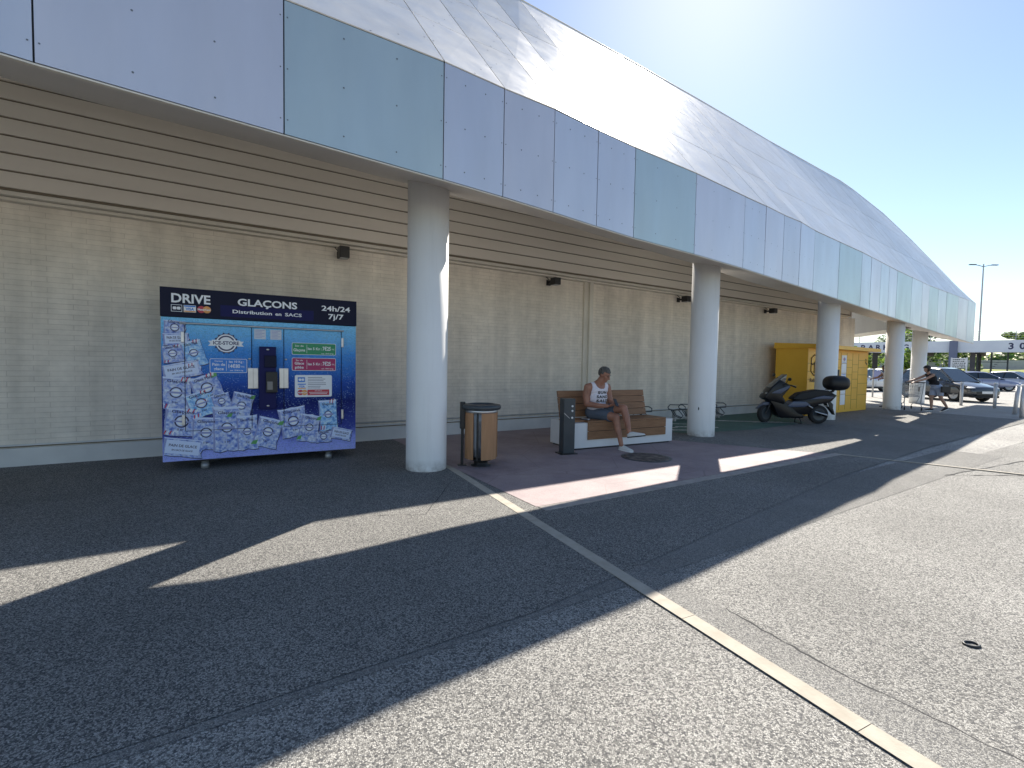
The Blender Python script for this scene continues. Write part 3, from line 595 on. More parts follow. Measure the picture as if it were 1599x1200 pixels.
# stickers and signs
mb = MB(); y = -.0135
badge(.691, 1.638, .125, y); 
mb.add([(.49, y - .0012, 1.60), (.56, y - .0012, 1.60), (.56, y - .0012, 1.665), (.49, y - .0012, 1.665), (.515, y - .0012, 1.632)], [(0, 1, 2, 3, 4)], M['p_white']); mb.add([(.89, y - .0012, 1.60), (.865, y - .0012, 1.632), (.89, y - .0012, 1.665), (.82, y - .0012, 1.665), (.82, y - .0012, 1.60)], [(0, 1, 2, 3, 4)], M['p_white'])
rect(.532, .85, 1.605, 1.678, M['p_white'], y - .0016); text(mb, 'ICE-STORE', .691, 1.620, .062, M['p_dark'], y - .002, .03, .29, 'CENTER'); mb.build('maker_emblem', None, dl)
mb = MB(); rrect(.506, .927, 1.253, 1.437, .018, M['p_white'], y); rrect(.512, .921, 1.259, 1.431, .015, M['p_blue'], y - .0006); yy = y - .0012
text(mb, 'Carton', .605, 1.395, .03, M['p_white'], yy, .01, .09, 'CENTER'); text(mb, 'Pain de', .605, 1.345, .05, M['p_white'], yy, .02, .14, 'CENTER'); text(mb, 'glace', .605, 1.288, .05, M['p_white'], yy, .02, .11, 'CENTER'); rect(.688, .692, 1.28, 1.41, M['p_white'], yy)
text(mb, 'les 10 Kg :', .805, 1.385, .042, M['p_white'], yy, .015, .17, 'CENTER'); text(mb, '14€80', .78, 1.318, .068, M['p_white'], yy, .02, .13, 'CENTER'); text(mb, 'TTC', .875, 1.322, .03, M['p_white'], yy, .01, .045, 'CENTER'); text(mb, 'soit 1€48 le kg', .805, 1.277, .026, M['p_white'], yy, .01, .15, 'CENTER'); mb.build('price_sign', None, dl)['label'] = 'blue price sign for blocks of ice'
def psign(z0, z1, mm, l1, lb):
    global mb
    mb = MB(); rrect(1.469, 2.051, z0, z1, .018, M['p_white'], y); rrect(1.475, 2.045, z0 + .006, z1 - .006, .015, mm, y - .0006); zc = (z0 + z1) / 2
    if len(l1) == 2: text(mb, l1[0], 1.565, zc + .03, .034, M['p_white'], yy, .01, .11, 'CENTER'); text(mb, l1[1], 1.565, zc - .035, .054, M['p_white'], yy, .02, .15, 'CENTER')
    else: text(mb, l1[0], 1.565, zc + .045, .03, M['p_white'], yy, .01, .09, 'CENTER'); text(mb, l1[1], 1.565, zc - .004, .05, M['p_white'], yy, .02, .12, 'CENTER'); text(mb, l1[2], 1.565, zc - .06, .05, M['p_white'], yy, .02, .11, 'CENTER')
    rect(1.660, 1.664, z0 + .025, z1 - .025, M['p_white'], yy); text(mb, 'les 5 Kg :', 1.765, zc - .012, .05, M['p_white'], yy, .02, .18, 'CENTER'); text(mb, '7€25', 1.925, zc - .015, .075, M['p_white'], yy, .025, .11, 'CENTER'); text(mb, 'TTC', 2.012, zc - .01, .028, M['p_white'], yy, .01, .04, 'CENTER'); text(mb, 'soit 1€45 le kg', 1.935, zc - .068, .024, M['p_white'], yy, .01, .16, 'CENTER')
    mb.build('price_sign', None, dr_)['label'] = lb
psign(1.510, 1.677, M['p_green'], ['Sac de', 'Glaçons'], 'green price sign for ice cubes'); psign(1.288, 1.468, M['p_mag'], ['Sac de', 'Glace', 'pilée'], 'magenta price sign for crushed ice')
mb = MB(); rrect(1.507, 1.996, .917, 1.226, .02, M['p_white'], y); cards(1.54, 1.20, .88, y - .0006, True)
rnd = random.Random(3)
for i_, zz in enumerate((1.196, 1.172, 1.148, 1.118, 1.094, 1.070, 1.046)): rect(1.675, 1.675 + rnd.uniform(.16, .29), zz - .006, zz, M['p_dark'], yy)
rect(1.67, 1.96, .94, 1.02, M['p_red'], yy); text(mb, 'EN SACS', 1.815, .997, .02, M['p_white'], yy - .0004, .01, .09, 'CENTER'); rect(1.69, 1.94, .978, .984, M['p_white'], yy - .0004); rect(1.70, 1.93, .958, .964, M['p_white'], yy - .0004); mb.build('card_notice', None, dr_)
for a, b in ((1.012, 1.150), (1.205, 1.341)):
    mb = MB(); rect(a, b, 1.708, 1.840, M['p_pale'], -.0015)
    for i_ in range(6): rect(a + .015, b - .015 - .03 * (i_ % 2), 1.822 - i_ * .019, 1.828 - i_ * .019, M['p_dim'], -.002)
    mb.build('notice_sticker', None, mach)
for x, yv in ((.44, .12), (1.97, .12), (.44, .9), (1.97, .9)):
    mb = MB(); mb.lathe([(.05, 0), (.05, .06), (.042, .062), (.042, .10)], M['galv'], 16, mx=T(x, yv, 0)); mb.box(x - .16, x + .16, yv - .06, yv + .06, .10, .125, M['black']); mb.build('leg', None, mach)

# ================================================================ LITTER BIN
bn = thing('litter_bin', (-.42, 6.62, 0), R(12), 'round litter bin with wooden side panels, a grey lid and a clear bag showing', 'bin')
mb = MB(); mb.lathe([(.14, 0), (.14, .015), (.10, .03), (.10, .07), (.165, .09), (.165, .11)], None, 28); mb.build('foot', M['black'], bn)
mb = MB(); mb.lathe([(.215, .79), (.262, .80), (.275, .83), (.262, .862), (.19, .872), (.185, .86), (.125, .845), (.12, .79)], None, 40); ld = mb.build('lid', M['dkgrey'], bn)
mb = MB(); mb.lathe([(.12, .8465), (.118, .849)], None, 28); mb.build('opening', M['black'], ld)
mb = MB(); mb.lathe([(.222, .755), (.228, .76), (.228, .79), (.222, .795)], None, 36); mb.build('bag_ring', M['steel'], bn)
m = mat('clear_plastic_bag', (.42, .45, .50), .18, 0, .8); n = N(m); v = n.coord('Object', (14, 14, 3)); n.bump(n.noise(v, 1.2, 4), .9, .04); n.col(n.ramp(n.noise(v, .8, 3), [(.35, (.12, .13, .15)), (.65, (.42, .45, .5))])); M['bag_clear'] = m
mb = MB(); mb.lathe([(.08, .11), (.15, .14), (.178, .28), (.17, .45), (.18, .62), (.195, .77)], None, 24); mb.build('bin_bag', M['bag_clear'], bn)
def arcpanel(a0, a1, r, z0, z1, th=.018, n=7):
    mb = MB(); vs = []; 
    for k in range(n + 1):
        a = a0 + (a1 - a0) * k / n
        for rr in (r, r + th):
            for z in (z0, z1): vs.append((rr * math.cos(a), rr * math.sin(a), z))
    fs = []
    for k in range(n): b = 4 * k; c = b + 4; fs += [(b + 2, c + 2, c + 3, b + 3), (b, b + 1, c + 1, c), (b + 1, b + 3, c + 3, c + 1), (b, c, c + 2, b + 2)]
    fs += [(0, 2, 3, 1), (4 * n, 4 * n + 1, 4 * n + 3, 4 * n + 2)]; mb.add(vs, fs); return mb
for (a0, a1) in ((-86, -20), (-172, -116), (10, 74), (96, 158)):
    arcpanel(R(a0 - 12), R(a1 - 12), .212, .115, .755).build('wood_panel', M['wood_bin'], bn)
mb = MB()
for a in (-101, -10, 84, 172): a = R(a - 12); mb.box(-.008, .008, -.012, .012, .10, .77, None, 0, T(.205 * math.cos(a), .205 * math.sin(a), 0) @ RZ(a))
mb.build('frame', M['black'], bn)
mb = MB(); mb.box(-.02, .02, -.02, .02, 0, .78, None, .004, T(-.262, .03, 0)); mb.box(-.06, .06, -.05, .05, 0, .012, None, 0, T(-.262, .03, 0)); mb.box(-.035, .035, -.045, .045, .52, .895, None, .01, T(-.262, .03, 0)); mb.build('support_post', M['black'], bn)

# ================================================================ BENCH
BA = math.atan2(.467, .884)
be = thing('bench', (1.06, 7.88, 0), BA, 'bench with a white base, brown wooden slats and a leaning wooden backrest', 'bench')
mb = MB(); mb.box(0, 2.25, 0, .75, .03, .455, None, .006); mb.box(.04, 2.21, .04, .71, 0, .03, M['black']); mb.box(.30, 2.03, -.004, -.0005, .19, .45, M['black']); mb.box(.30, 2.03, .0, .46, .4555, .458, M['black']); mb.build('base', M['offwhite'], be)
for k in range(4): mb = MB(); y0 = -.022 + k * .125; mb.box((-.004 if k else .26), 2.06, y0, y0 + .118, .457, .487, None, .005); mb.build('seat_slat', M['wood'], be)
for k in range(2): mb = MB(); mb.box(.265, 2.055, -.026, -.002, .168 + k * .147, .168 + k * .147 + .140, None, .004); mb.build('front_slat', M['wood'], be)
for k in range(4):
    t0 = k * .122; mb = MB(); mx = T(0, .50, .488) @ RX(R(-13)); mb.box(.03, 2.05, -.012, .014, t0 + .01, t0 + .125, None, .004, mx); mb.build('backrest_slat', M['wood'], be)
mb = MB(); mb.box(.05, 2.03, .0155, .020, .02, .48, None, 0, T(0, .50, .488) @ RX(R(-13)))  # thin black sheet added behind the slats to darken their gaps
for x in (.25, 1.15, 1.95): mb.box(x - .02, x + .02, .015, .04, -.02, .49, None, 0, T(0, .50, .488) @ RX(R(-13)))
mb.build('backrest_frame_backing', M['black'], be)
t = thing('booklet', (1.06 + .36 * .884 - .2 * .467, 7.88 + .36 * .467 + .2 * .884, .4875), BA + .5, 'small white booklet lying on the bench seat beside the seated person', 'booklet')
mb = MB(); mb.box(-.05, .05, -.07, .07, 0, .012, None, .002); mb.build('pages', M['white'], t); mb = MB(); mb.box(-.055, -.048, -.072, .072, 0, .014, None, .001); mb.build('spine', M['dkgrey'], t)
# phone charging post
po = thing('charging_post', (.905, 7.60, 0), BA - .12, 'dark grey charging post with three sockets beside the bench', 'post')
mb = MB(); mb.box(-.10, .10, -.07, .09, .02, .895, None, .006); mb.build('housing', M['dkgrey'], po)
mb = MB(); mb.box(-.15, .14, -.11, .13, 0, .02, None, .004); mb.build('base_plate', M['black'], po)
mb = MB(); mb.prism([(-.101, .66), (.0, .575), (.0, .588), (-.101, .675)], -.0725, -.0705, M['galv']); mb.build('stripe', None, po)
for z in (.775, .70, .59):
    mb = MB(); mb.lathe([(.017, 0), (.017, .006), (.012, .008)], None, 14, mx=T(.045, -.07, z) @ RX(R(90))); mb.build('socket', M['white'], po)
# manhole, ring
t = thing('manhole_cover', (2.13, 7.39, .0045), TH, 'round dark cast iron manhole cover in the pink pavement by the bench', 'manhole')
mb = MB(); mb.lathe([(.39, 0), (.39, .004), (.355, .0045)], None, 40); mb.build('rim', M['dkgrey'], t)
m = mat('cast_iron', (.05, .045, .045), .6, .5); n = N(m); v = n.coord(); e = n.vor(v, 16, 'Distance', 'F1', .0); n.bump(n.ramp(e, [(.3, g3(1)), (.45, g3(0))]), .9, .01); n.col(n.ramp(n.noise(v, 8, 4), [(.4, (.07, .065, .065)), (.65, (.24, .21, .19))])); M['iron'] = m
mb = MB(); mb.lathe([(.345, 0), (.345, .0055), (.30, .006)], None, 40); mb.build('lid', M['iron'], t)
mb = MB(); mb.tube([(.036 * math.cos(k * math.pi / 10), .026 * math.sin(k * math.pi / 10), .006) for k in range(21)], .007, None, 6, False); o = mb.build('metal_ring', M['black'], None, (2.47, 2.46, -.008)); tag(o, 'small dark ring set in the sunlit asphalt at lower right', 'ring')

# ================================================================ BICYCLE RACKS
racks = []
def bike_rack(u, o_, label):
    t = thing('bicycle_rack', U(u, o_), TH, label, 'bicycle rack', 'bicycle racks along the wall')
    mb = MB()
    for x in (.0, .42):
        mb.tube([(x, .02, .38), (x + .03, -.02, .44), (x + .42, -.10, .43), (x + .50, -.13, .38), (x + .47, -.15, .31), (x + .08, -.06, .30), (x, .0, .33), (x, .02, .38)], .013, None, 6)
        mb.tube([(x + .1, .0, .30), (x + .12, -.1, .16), (x + .2, -.22, .10), (x + .28, -.24, .16), (x + .25, -.12, .30)], .011, None, 6); mb.tube([(x + .16, .0, .30), (x + .18, -.1, .17), (x + .26, -.22, .11)], .011, None, 6)
    mb.build('wheel_hoops', M['dkgrey'], t)
    mb = MB(); mb.box(-.05, 1.0, -.03, .03, .05, .09); mb.box(.2, .26, -.04, .04, 0, .31); mb.box(.72, .78, -.04, .04, 0, .31); mb.build('frame', M['galv'], t)
bike_rack(8.9, .42, 'grey bicycle rack between the bench and the second column'); bike_rack(10.6, .42, 'grey bicycle rack just right of the second column'); bike_rack(11.95, .42, 'grey bicycle rack behind the scooter front wheel')

# ================================================================ PARCEL LOCKERS
LA = (8.86 + .05, 14.31, 0); LB = (12.73, 16.99); la = math.atan2(LB[1] - LA[1], LB[0] - LA[0]); LL = math.hypot(LB[0] - LA[0], LB[1] - LA[1])
lk = thing('parcel_lockers', LA, la, 'bright yellow bank of parcel lockers standing against the wall behind the scooter', 'parcel locker')
mb = MB(); mb.box(0, LL, 0, .95, 0, 2.06, None, .01); mb.build('cabinet', M['yellow'], lk)
mb = MB(); mb.prism([(-.35, 2.17), (-.35, 2.06), (.98, 2.06), (.98, 2.24)], 0, 1, None, T(-.06, 0, 0) @ Matrix(((0, 1, 0, 0), (1, 0, 0, 0), (0, 0, 1, 0), (0, 0, 0, 1))) @ Matrix.Scale(LL + .12, 4, (0, 1, 0))); mb.build('roof', M['yellow'], lk)
mb = MB(); x = .0; colsx = [0, .72, 1.02, 1.75, 2.35, 2.82, 3.3, 3.8, LL - .01]
for cx in colsx[1:-1]: mb.box(cx - .006, cx + .006, -.004, 0, .08, 1.98)
for i, (a, b) in enumerate(zip(colsx[:-1], colsx[1:])):
    for z in ([.55, .95, 1.25, 1.5, 1.75] if i % 2 else [.4, .8, 1.1, 1.35, 1.6]): mb.box(a, b, -.004, 0, z - .005, z + .005)
mb.build('door_seams', M['yellow_dk'], lk)
mb = MB(); mb.box(2.40, 2.78, -.012, -.001, .25, 1.90, M['p_white'])
for z in (.6, .9, 1.3, 1.62): mb.box(2.40, 2.78, -.014, -.012, z, z + .012, M['yellow_dk'])
mb.box(2.44, 2.74, -.015, -.012, 1.25, 1.27, M['p_blue']); mb.box(2.44, 2.74, -.015, -.012, 1.19, 1.21, M['p_blue'])
# two-part store emblem
mb.add([(2.50, -.016, 1.77), (2.575, -.016, 1.84), (2.575, -.016, 1.70)], [(0, 2, 1)], M['p_red']); mb.add([(2.60, -.016, 1.845), (2.60, -.016, 1.69), (2.69, -.016, 1.77)], [(0, 1, 2)], M['p_blue']); text(mb, 'Carrefour', 2.59, 1.655, .05, M['p_blue'], -.016, .01, .26, 'CENTER')
mb.build('info_panel', None, lk)
mb = MB(); y = -.008
hexa = [(.42, 1.87), (.62, 1.76), (.62, 1.36), (.42, 1.22), (.20, 1.36), (.20, 1.76)]
for a, b in zip(hexa, hexa[1:] + hexa[:1]): mb.tube([(a[0], y, a[1]), (b[0], y, b[1])], .012, M['navy'], 5)
for a, b in (((.20, 1.60), (.32, 1.56)), ((.32, 1.56), (.42, 1.62)), ((.42, 1.62), (.42, 1.30)), ((.42, 1.62), (.60, 1.72))): mb.tube([(a[0], y, a[1]), (b[0], y, b[1])], .012, M['navy'], 5)
mb.build('emblem', None, lk); mb = MB(); text(mb, 'Relais', .16, 1.03, .17, M['navy'], y, .01, .48); mb.build('lettering', None, lk); mb = MB(); text(mb, '2', LL - .28, 1.66, .22, M['navy'], y, .02); text(mb, 'e', LL - .18, 1.60, .16, M['navy'], y, .02)
mb.build('lettering', None, lk)
mb = MB(); mb.box(2.12, 2.22, -.03, 0, 1.12, 1.42, None, .005); mb.build('scanner', M['black'], lk)

# ================================================================ SCOOTER  (s forward, up; traced side profile)
SH = math.atan2(12.46 - 12.40, 6.66 - 8.04) 
sc = thing('motor_scooter', (8.04, 12.40, 0), SH, 'black motor scooter with a round top box and tall windscreen, parked by the third column', 'scooter')
M['sc'] = mat('scooter_black', (.006, .006, .009), .28, 0, .35); M['sc_grey'] = mat('scooter_blue_grey', (.07, .09, .15), .3); M['sc_seat'] = mat('scooter_seat', (.008, .008, .009), .65)
def sp_(poly, hw, m, name, par=sc, bev=.012, y0=0):
    mb = MB(); mb.prism(poly, y0 - hw, y0 + hw, None, None, bev, True); return mb.build(name, m, par)
def wheel(par, x, y, r, wd, name='wheel', rimm='steel', spokes=6, steer=0, lean=0):
    e = bpy.data.objects.new(name, None); COL.objects.link(e); e.parent = par; e.location = (x, y, r); e.rotation_euler = (lean, 0, steer)
    mx = RX(R(90)); h = wd / 2
    mb = MB(); mb.lathe([(r * .62, -h * .8), (r * .9, -h), (r * .985, -h * .6), (r, 0), (r * .985, h * .6), (r * .9, h), (r * .62, h * .8)], None, 32, mx=mx); mb.build('tyre', M['rubber'], e)
    mb = MB(); mb.lathe([(r * .62, -h * .85), (r * .66, -h * .9), (r * .66, h * .9), (r * .62, h * .85)], None, 28, mx=mx)
    for sgn in (-1, 1):
        for k in range(spokes):
            a = 2 * math.pi * k / spokes; mb.add([tuple(RX(R(90)) @ Vector(v)) for v in ((math.cos(a - .32) * r * .12, math.sin(a - .32) * r * .12, h * .86 * sgn), (math.cos(a - .12) * r * .63, math.sin(a - .12) * r * .63, h * .8 * sgn), (math.cos(a + .12) * r * .63, math.sin(a + .12) * r * .63, h * .8 * sgn), (math.cos(a + .32) * r * .12, math.sin(a + .32) * r * .12, h * .86 * sgn))], [(0, 1, 2, 3), (3, 2, 1, 0)])
        mb.lathe([(r * .16, h * .80 * sgn), (r * .15, h * .92 * sgn)], None, 14, mx=mx)
    mb.build('rim', M[rimm], e)
    mb = MB(); mb.lathe([(r * .6, -h * .3), (r * .6, h * .3)], None, 20, mx=mx); mb.build('brake_disc', M['black'], e)
    return e
wheel(sc, 0, 0, .245, .13, rimm='dkgrey'); wheel(sc, 1.37, .0, .245, .11, rimm='dkgrey', steer=R(28))
sp_([(-.33, .79), (-.18, .88), (.10, .90), (.28, .86), (.55, .80), (.72, .66), (.70, .62), (.45, .60), (.05, .68), (-.22, .72)], .14, M['sc_seat'], 'seat', bev=.03)
sp_([(-.38, .76), (-.30, .80), (.1, .72), (.5, .62), (.72, .60), (.80, .42), (.75, .25), (.30, .24), (.22, .42), (.05, .52), (-.15, .56), (-.25, .60)], .15, M['sc'], 'rear_body', bev=.02)
sp_([(-.32, .72), (-.05, .745), (.15, .70), (.30, .64), (.02, .66), (-.22, .66)], .158, M['sc_grey'], 'tail_panel')
sp_([(.72, .58), (.40, .58), (.28, .50), (.44, .44), (.80, .43), (.86, .47)], .162, M['sc_grey'], 'side_panel')
sp_([(.72, .44), (.94, .58), (1.22, .68), (1.42, .74), (1.33, .60), (1.20, .42), (1.10, .20), (1.0, .14), (.45, .15), (.42, .22), (.60, .30)], .15, M['sc'], 'underbody', bev=.02)
sp_([(.92, .60), (1.00, .70), (.80, .96), (.88, 1.04), (1.08, 1.14), (1.28, .94), (1.44, .72), (1.46, .66), (1.38, .60), (1.18, .56), (.95, .50)], .17, M['sc'], 'front_fairing', bev=.03)
sp_([(.82, .95), (.86, .99), (1.22, .84), (1.30, .78), (1.05, .78)], .176, M['sc_grey'], 'fairing_accent')
sp_([(.92, 1.08), (.90, 1.28), (.96, 1.24), (1.12, 1.12), (1.30, .93), (1.24, .92), (1.08, 1.05)], .13, M['glass'], 'windscreen', bev=.008)
sp_([(1.28, .56), (1.42, .54), (1.52, .44), (1.60, .36), (1.52, .37), (1.36, .46), (1.2, .48)], .065, M['sc_grey'], 'front_mudguard', bev=.01)
sp_([(-.12, .70), (-.08, .62), (-.30, .36), (-.40, .24), (-.34, .42), (-.34, .52), (-.26, .60)], .07, M['black'], 'rear_mudguard', bev=.008)
mb = MB(); mb.tube([(.10, -.16, .27), (-.02, -.17, .27), (-.10, -.17, .24), (.22, -.16, .32)][:1] + [(.25, -.16, .33), (.0, -.18, .26), (-.12, -.185, .22)], [.03, .04, .055, .05], M['sc'], 12); mb.tube([(.14, -.195, .325), (-.08, -.235, .255)], .018, M['steel'], 6)
for s_ in (1,): mb.tube([(.10, .17, .30), (-.10, .18, .24)], [.04, .05], M['sc'], 10); mb.tube([(.2, .215, .335), (-.1, .235, .25)], .02, M['steel'], 6); mb.tube([(.34, .17, .48), (.24, .175, .42)], .018, M['steel'], 6)
mb.build('exhaust', None, sc)
for s_ in (-1, 1):
    mb = MB(); mb.tube([(1.02, .10 * s_, 1.0), (.96, .25 * s_, 1.03), (.86, .36 * s_, .99)], .013, M['black'], 6); mb.tube([(.90, .31 * s_, 1.005), (.80, .40 * s_, .955)], .018, M['rubber'], 8); mb.tube([(.93, .27 * s_, 1.02), (.80, .41 * s_, .99)], .006, M['steel'], 5); mb.build('handlebar', None, sc)
    mb = MB(); hx = 1.02 if s_ < 0 else .98; mb.tube([(.98, .24 * s_, 1.03), (.97, .33 * s_, 1.14 if s_ > 0 else 1.22)], .007, M['black'], 5); mb.sphere((.97, .40 * s_, 1.16 if s_ > 0 else 1.26), (.018, .085, .045), M['black'], 14, ); mb.build('mirror', None, sc)
mb = MB(); mb.sphere((1.33, .11, .78), (.10, .05, .035), M['steel'], 12, mx=None); mb.sphere((1.33, -.11, .78), (.10, .05, .035), M['steel'], 12); mb.build('headlight', None, sc)
mb = MB(); mb.tube([(-.2, 0, .80), (-.36, 0, .86), (-.40, 0, .93)], .03, None, 6); mb.box(-.46, -.2, -.07, .07, .89, .91); mb.build('box_carrier', M['black'], sc)
mb = MB(); bm = bmesh.new(); bmesh.ops.create_uvsphere(bm, u_segments=28, v_segments=18, radius=1)
for v in bm.verts:
    c = v.co; k = lambda a, p: math.copysign(abs(a) ** p, a); v.co = Vector((-.43 + k(c.x, .72) * .285, k(c.y, .72) * .27, 1.075 + k(c.z, .8) * .195 + (k(c.x, .72) * -.0)))
mb.bm(bm, None, True); tb = mb.build('top_box', mat('top_box_plastic', (.008, .008, .01), .5), sc)
mb = MB(); mb.lathe([(.30, -.004), (.30, .004)], None, 40, mx=T(-.43, 0, 1.05) @ Matrix.Diagonal((.955, .9, 1, 1))); mb.build('box_seam', M['black'], tb)
mb = MB(); mb.tube([(.52, .08, .2), (.50, .16, .01)], .012); mb.tube([(.52, -.08, .2), (.50, -.16, .01)], .012); mb.tube([(.50, -.16, .012), (.50, .16, .012)], .012); mb.build('kickstand', M['black'], sc)
mb = MB(); mb.tube([(1.37, .07, .25), (1.22, .07, .62)], .022); mb.tube([(1.37, -.07, .25), (1.22, -.07, .62)], .022); mb.build('fork', M['black'], sc)
mb = MB(); mb.box(-.36, -.35, -.09, .09, .36, .50, None, 0, RY(R(20))); mb.build('number_plate', M['white'], sc)

# ================================================================ PEOPLE
def hull_capsule(a, b, ra, rb):
    bm = bmesh.new()
    for c, r in ((a, ra), (b, rb)):
        bmesh.ops.create_icosphere(bm, subdivisions=2, radius=r, matrix=Matrix.Translation(c))
    bmesh.ops.convex_hull(bm, input=list(bm.verts)); bmesh.ops.delete(bm, geom=[v for v in bm.verts if not v.link_faces], context='VERTS'); return bm
def seg_d(p, a, b):
    ab = b - a; L = ab.length_squared; t = 0 if L == 0 else max(0, min(1, (p - a).dot(ab) / L)); return (p - a - ab * t).length, t
class Figure:
    """capsules and ellipsoids fused into one continuous skin"""
    def __init__(s): s.p = []
    def cap(s, lab, *pts):      # pts: (x,y,z,r)
        for a, b in zip(pts[:-1], pts[1:]): s.p.append(('c', lab, Vector(a[:3]), Vector(b[:3]), a[3], b[3]))
    def ell(s, lab, c, r, mx=None): s.p.append(('e', lab, Vector(c), Vector(r), mx or Matrix.Identity(3)))
    def skin(s, name, vox, parent, m, smooth=3):
        mb = MB()
        for q in s.p:
            if q[0] == 'c': mb.bm(hull_capsule(q[2], q[3], q[4], q[5]))
            else:
                bm = bmesh.new(); bmesh.ops.create_icosphere(bm, subdivisions=3, radius=1)
                for v in bm.verts: v.co = q[2] + q[4] @ Vector((v.co.x * q[3].x, v.co.y * q[3].y, v.co.z * q[3].z))
                mb.bm(bm)
        o = mb.build(name, m, parent); md = o.modifiers.new('r', 'REMESH'); md.mode = 'VOXEL'; md.voxel_size = vox
        sm = o.modifiers.new('s', 'SMOOTH'); sm.factor = .5; sm.iterations = smooth
        dg = bpy.context.evaluated_depsgraph_get(); dg.update(); me = bpy.data.meshes.new_from_object(o.evaluated_get(dg)); o.modifiers.clear(); old = o.data; o.data = me; bpy.data.meshes.remove(old)
        me.materials.clear(); me.materials.append(m)
        for p in me.polygons: p.use_smooth = True
        return o
    def label(s, p):
        best = (9, '', 0)
        for q in s.p:
            if q[0] == 'c': d, t = seg_d(p, q[2], q[3]); d -= q[4] + (q[5] - q[4]) * t
            else:
                l = q[4].transposed() @ (p - q[2]); k = Vector((l.x / q[3].x, l.y / q[3].y, l.z / q[3].z)).length; d = (k - 1) * min(q[3]); t = 0
            if d < best[0]: best = (d, q[1], t)
        return best[1]
    def cloth(s, body, name, pred, off, m, parent, iters=2):
        me = body.data; labs = {}
        keep = [p for p in me.polygons if pred(p.center, s.label(p.center))]
        idx = {}; vs = []; fs = []
        for p in keep:
            f = []
            for vi in p.vertices:
                if vi not in idx: idx[vi] = len(vs); v = me.vertices[vi]; vs.append(v.co + v.normal * off)
                f.append(idx[vi])
            fs.append(f)
        bm = bmesh.new(); bv = [bm.verts.new(v) for v in vs]
        for f in fs:
            try: bm.faces.new([bv[k] for k in f])
            except ValueError: pass
        for _ in range(iters): bmesh.ops.smooth_vert(bm, verts=bm.verts, factor=.5, use_axis_x=True, use_axis_y=True, use_axis_z=True)
        bm.normal_update()
        # give the hem a thickness by turning the edge inward
        be_ = [e for e in bm.edges if e.is_boundary]; r = bmesh.ops.extrude_edge_only(bm, edges=be_)
        for g in r['geom']:
            if isinstance(g, bmesh.types.BMVert):
                n_ = Vector(); 
                for e in g.link_edges:
                    o_ = e.other_vert(g)
                    if o_.normal.length > 0: n_ = o_.normal
                g.co -= n_ * off * 1.3
        mb = MB(); mb.bm(bm, None, True); return mb.build(name, m, parent)
def skinmat(name, c):
    m = mat(name, c, .5); n = N(m); v = n.coord(); n.col(n.ramp(n.noise(v, 9, 4), [(.3, tuple(x * .82 for x in c)), (.7, tuple(min(1, x * 1.15) for x in c))])); m.node_tree.nodes['Principled BSDF'].inputs['Subsurface Weight'].default_value = .05; return m
def fabric(name, c, sc=30): return noisy(name, tuple(x * .86 for x in c), c, sc, .85, bump=.3)
def hand(F, lab, wrist, d, up_, curl, side=1, k=1.0):
    """palm, four unequal bent fingers and a thumb leaving the side of the palm; d: pointing direction, up_: back of the hand"""
    d = Vector(d).normalized(); up_ = Vector(up_); up_ = (up_ - d * up_.dot(d)).normalized(); s_ = d.cross(up_) * side; w0 = Vector(wrist)
    pc = w0 + d * .045 * k; F.ell(lab, pc, (.046 * k, .038 * k, .016 * k), Matrix((d, s_, up_)).transposed())
    for i, (o_, L) in enumerate(((-.028, .066), (-.009, .074), (.010, .070), (.028, .055))):
        a = w0 + d * .078 * k + s_ * o_ * k; c1 = curl * .5; b = a + (d * math.cos(c1) - up_ * math.sin(c1)) * L * .45 * k; c2 = curl; c = b + (d * math.cos(c2) - up_ * math.sin(c2)) * L * .35 * k; c3 = curl * 1.4; e = c + (d * math.cos(c3) - up_ * math.sin(c3)) * L * .25 * k
        F.cap(lab, (*a, .0095 * k), (*b, .009 * k), (*c, .0085 * k), (*e, .0075 * k))
    a = w0 + d * .03 * k - s_ * .028 * k; b = a + d * .026 * k - s_ * .022 * k - up_ * .010 * k; c = b + d * .028 * k - s_ * .002 * k - up_ * .012 * k; F.cap(lab, (*a, .012 * k), (*b, .0105 * k), (*c, .009 * k))
def head(F, c, fwd, upv, r=1.0):
    """c centre of the skull; returns frame (x=right,y=fwd,z=up)"""
    f = Vector(fwd).normalized(); u = Vector(upv); u = (u - f * u.dot(f)).normalized(); s_ = f.cross(u); X = Matrix((s_, f, u)).transposed(); c = Vector(c)
    P_ = lambda x, y, z: c + X @ (Vector((x, y, z)) * r)
    F.ell('head', P_(0, -.012, .025), (.073 * r, .092 * r, .092 * r), X); F.ell('head', P_(0, .028, -.045), (.052 * r, .058 * r, .068 * r), X)
    F.cap('head', (*P_(0, .05, -.098), .022 * r), (*P_(0, .068, -.088), .018 * r))
    F.cap('head', (*P_(0, .083, .015), .010 * r), (*P_(0, .103, -.028), .0135 * r))                  # nose
    F.cap('head', (*P_(-.012, .094, -.034), .009 * r), (*P_(.012, .094, -.034), .009 * r))
    F.cap('head', (*P_(-.035, .066, .030), .013 * r), (*P_(.035, .066, .030), .013 * r))             # brow
    F.cap('head', (*P_(-.014, .083, -.062), .008 * r), (*P_(.014, .083, -.062), .008 * r)); F.cap('head', (*P_(-.012, .081, -.073), .008 * r), (*P_(.012, .081, -.073), .008 * r))   # lips
    for sg in (-1, 1):
        F.ell('ear', P_(.076 * sg, -.006, -.008), (.010 * r, .020 * r, .031 * r), X); F.ell('head', P_(.04 * sg, .052, -.02), (.022 * r, .024 * r, .026 * r), X)
    return P_, X, c
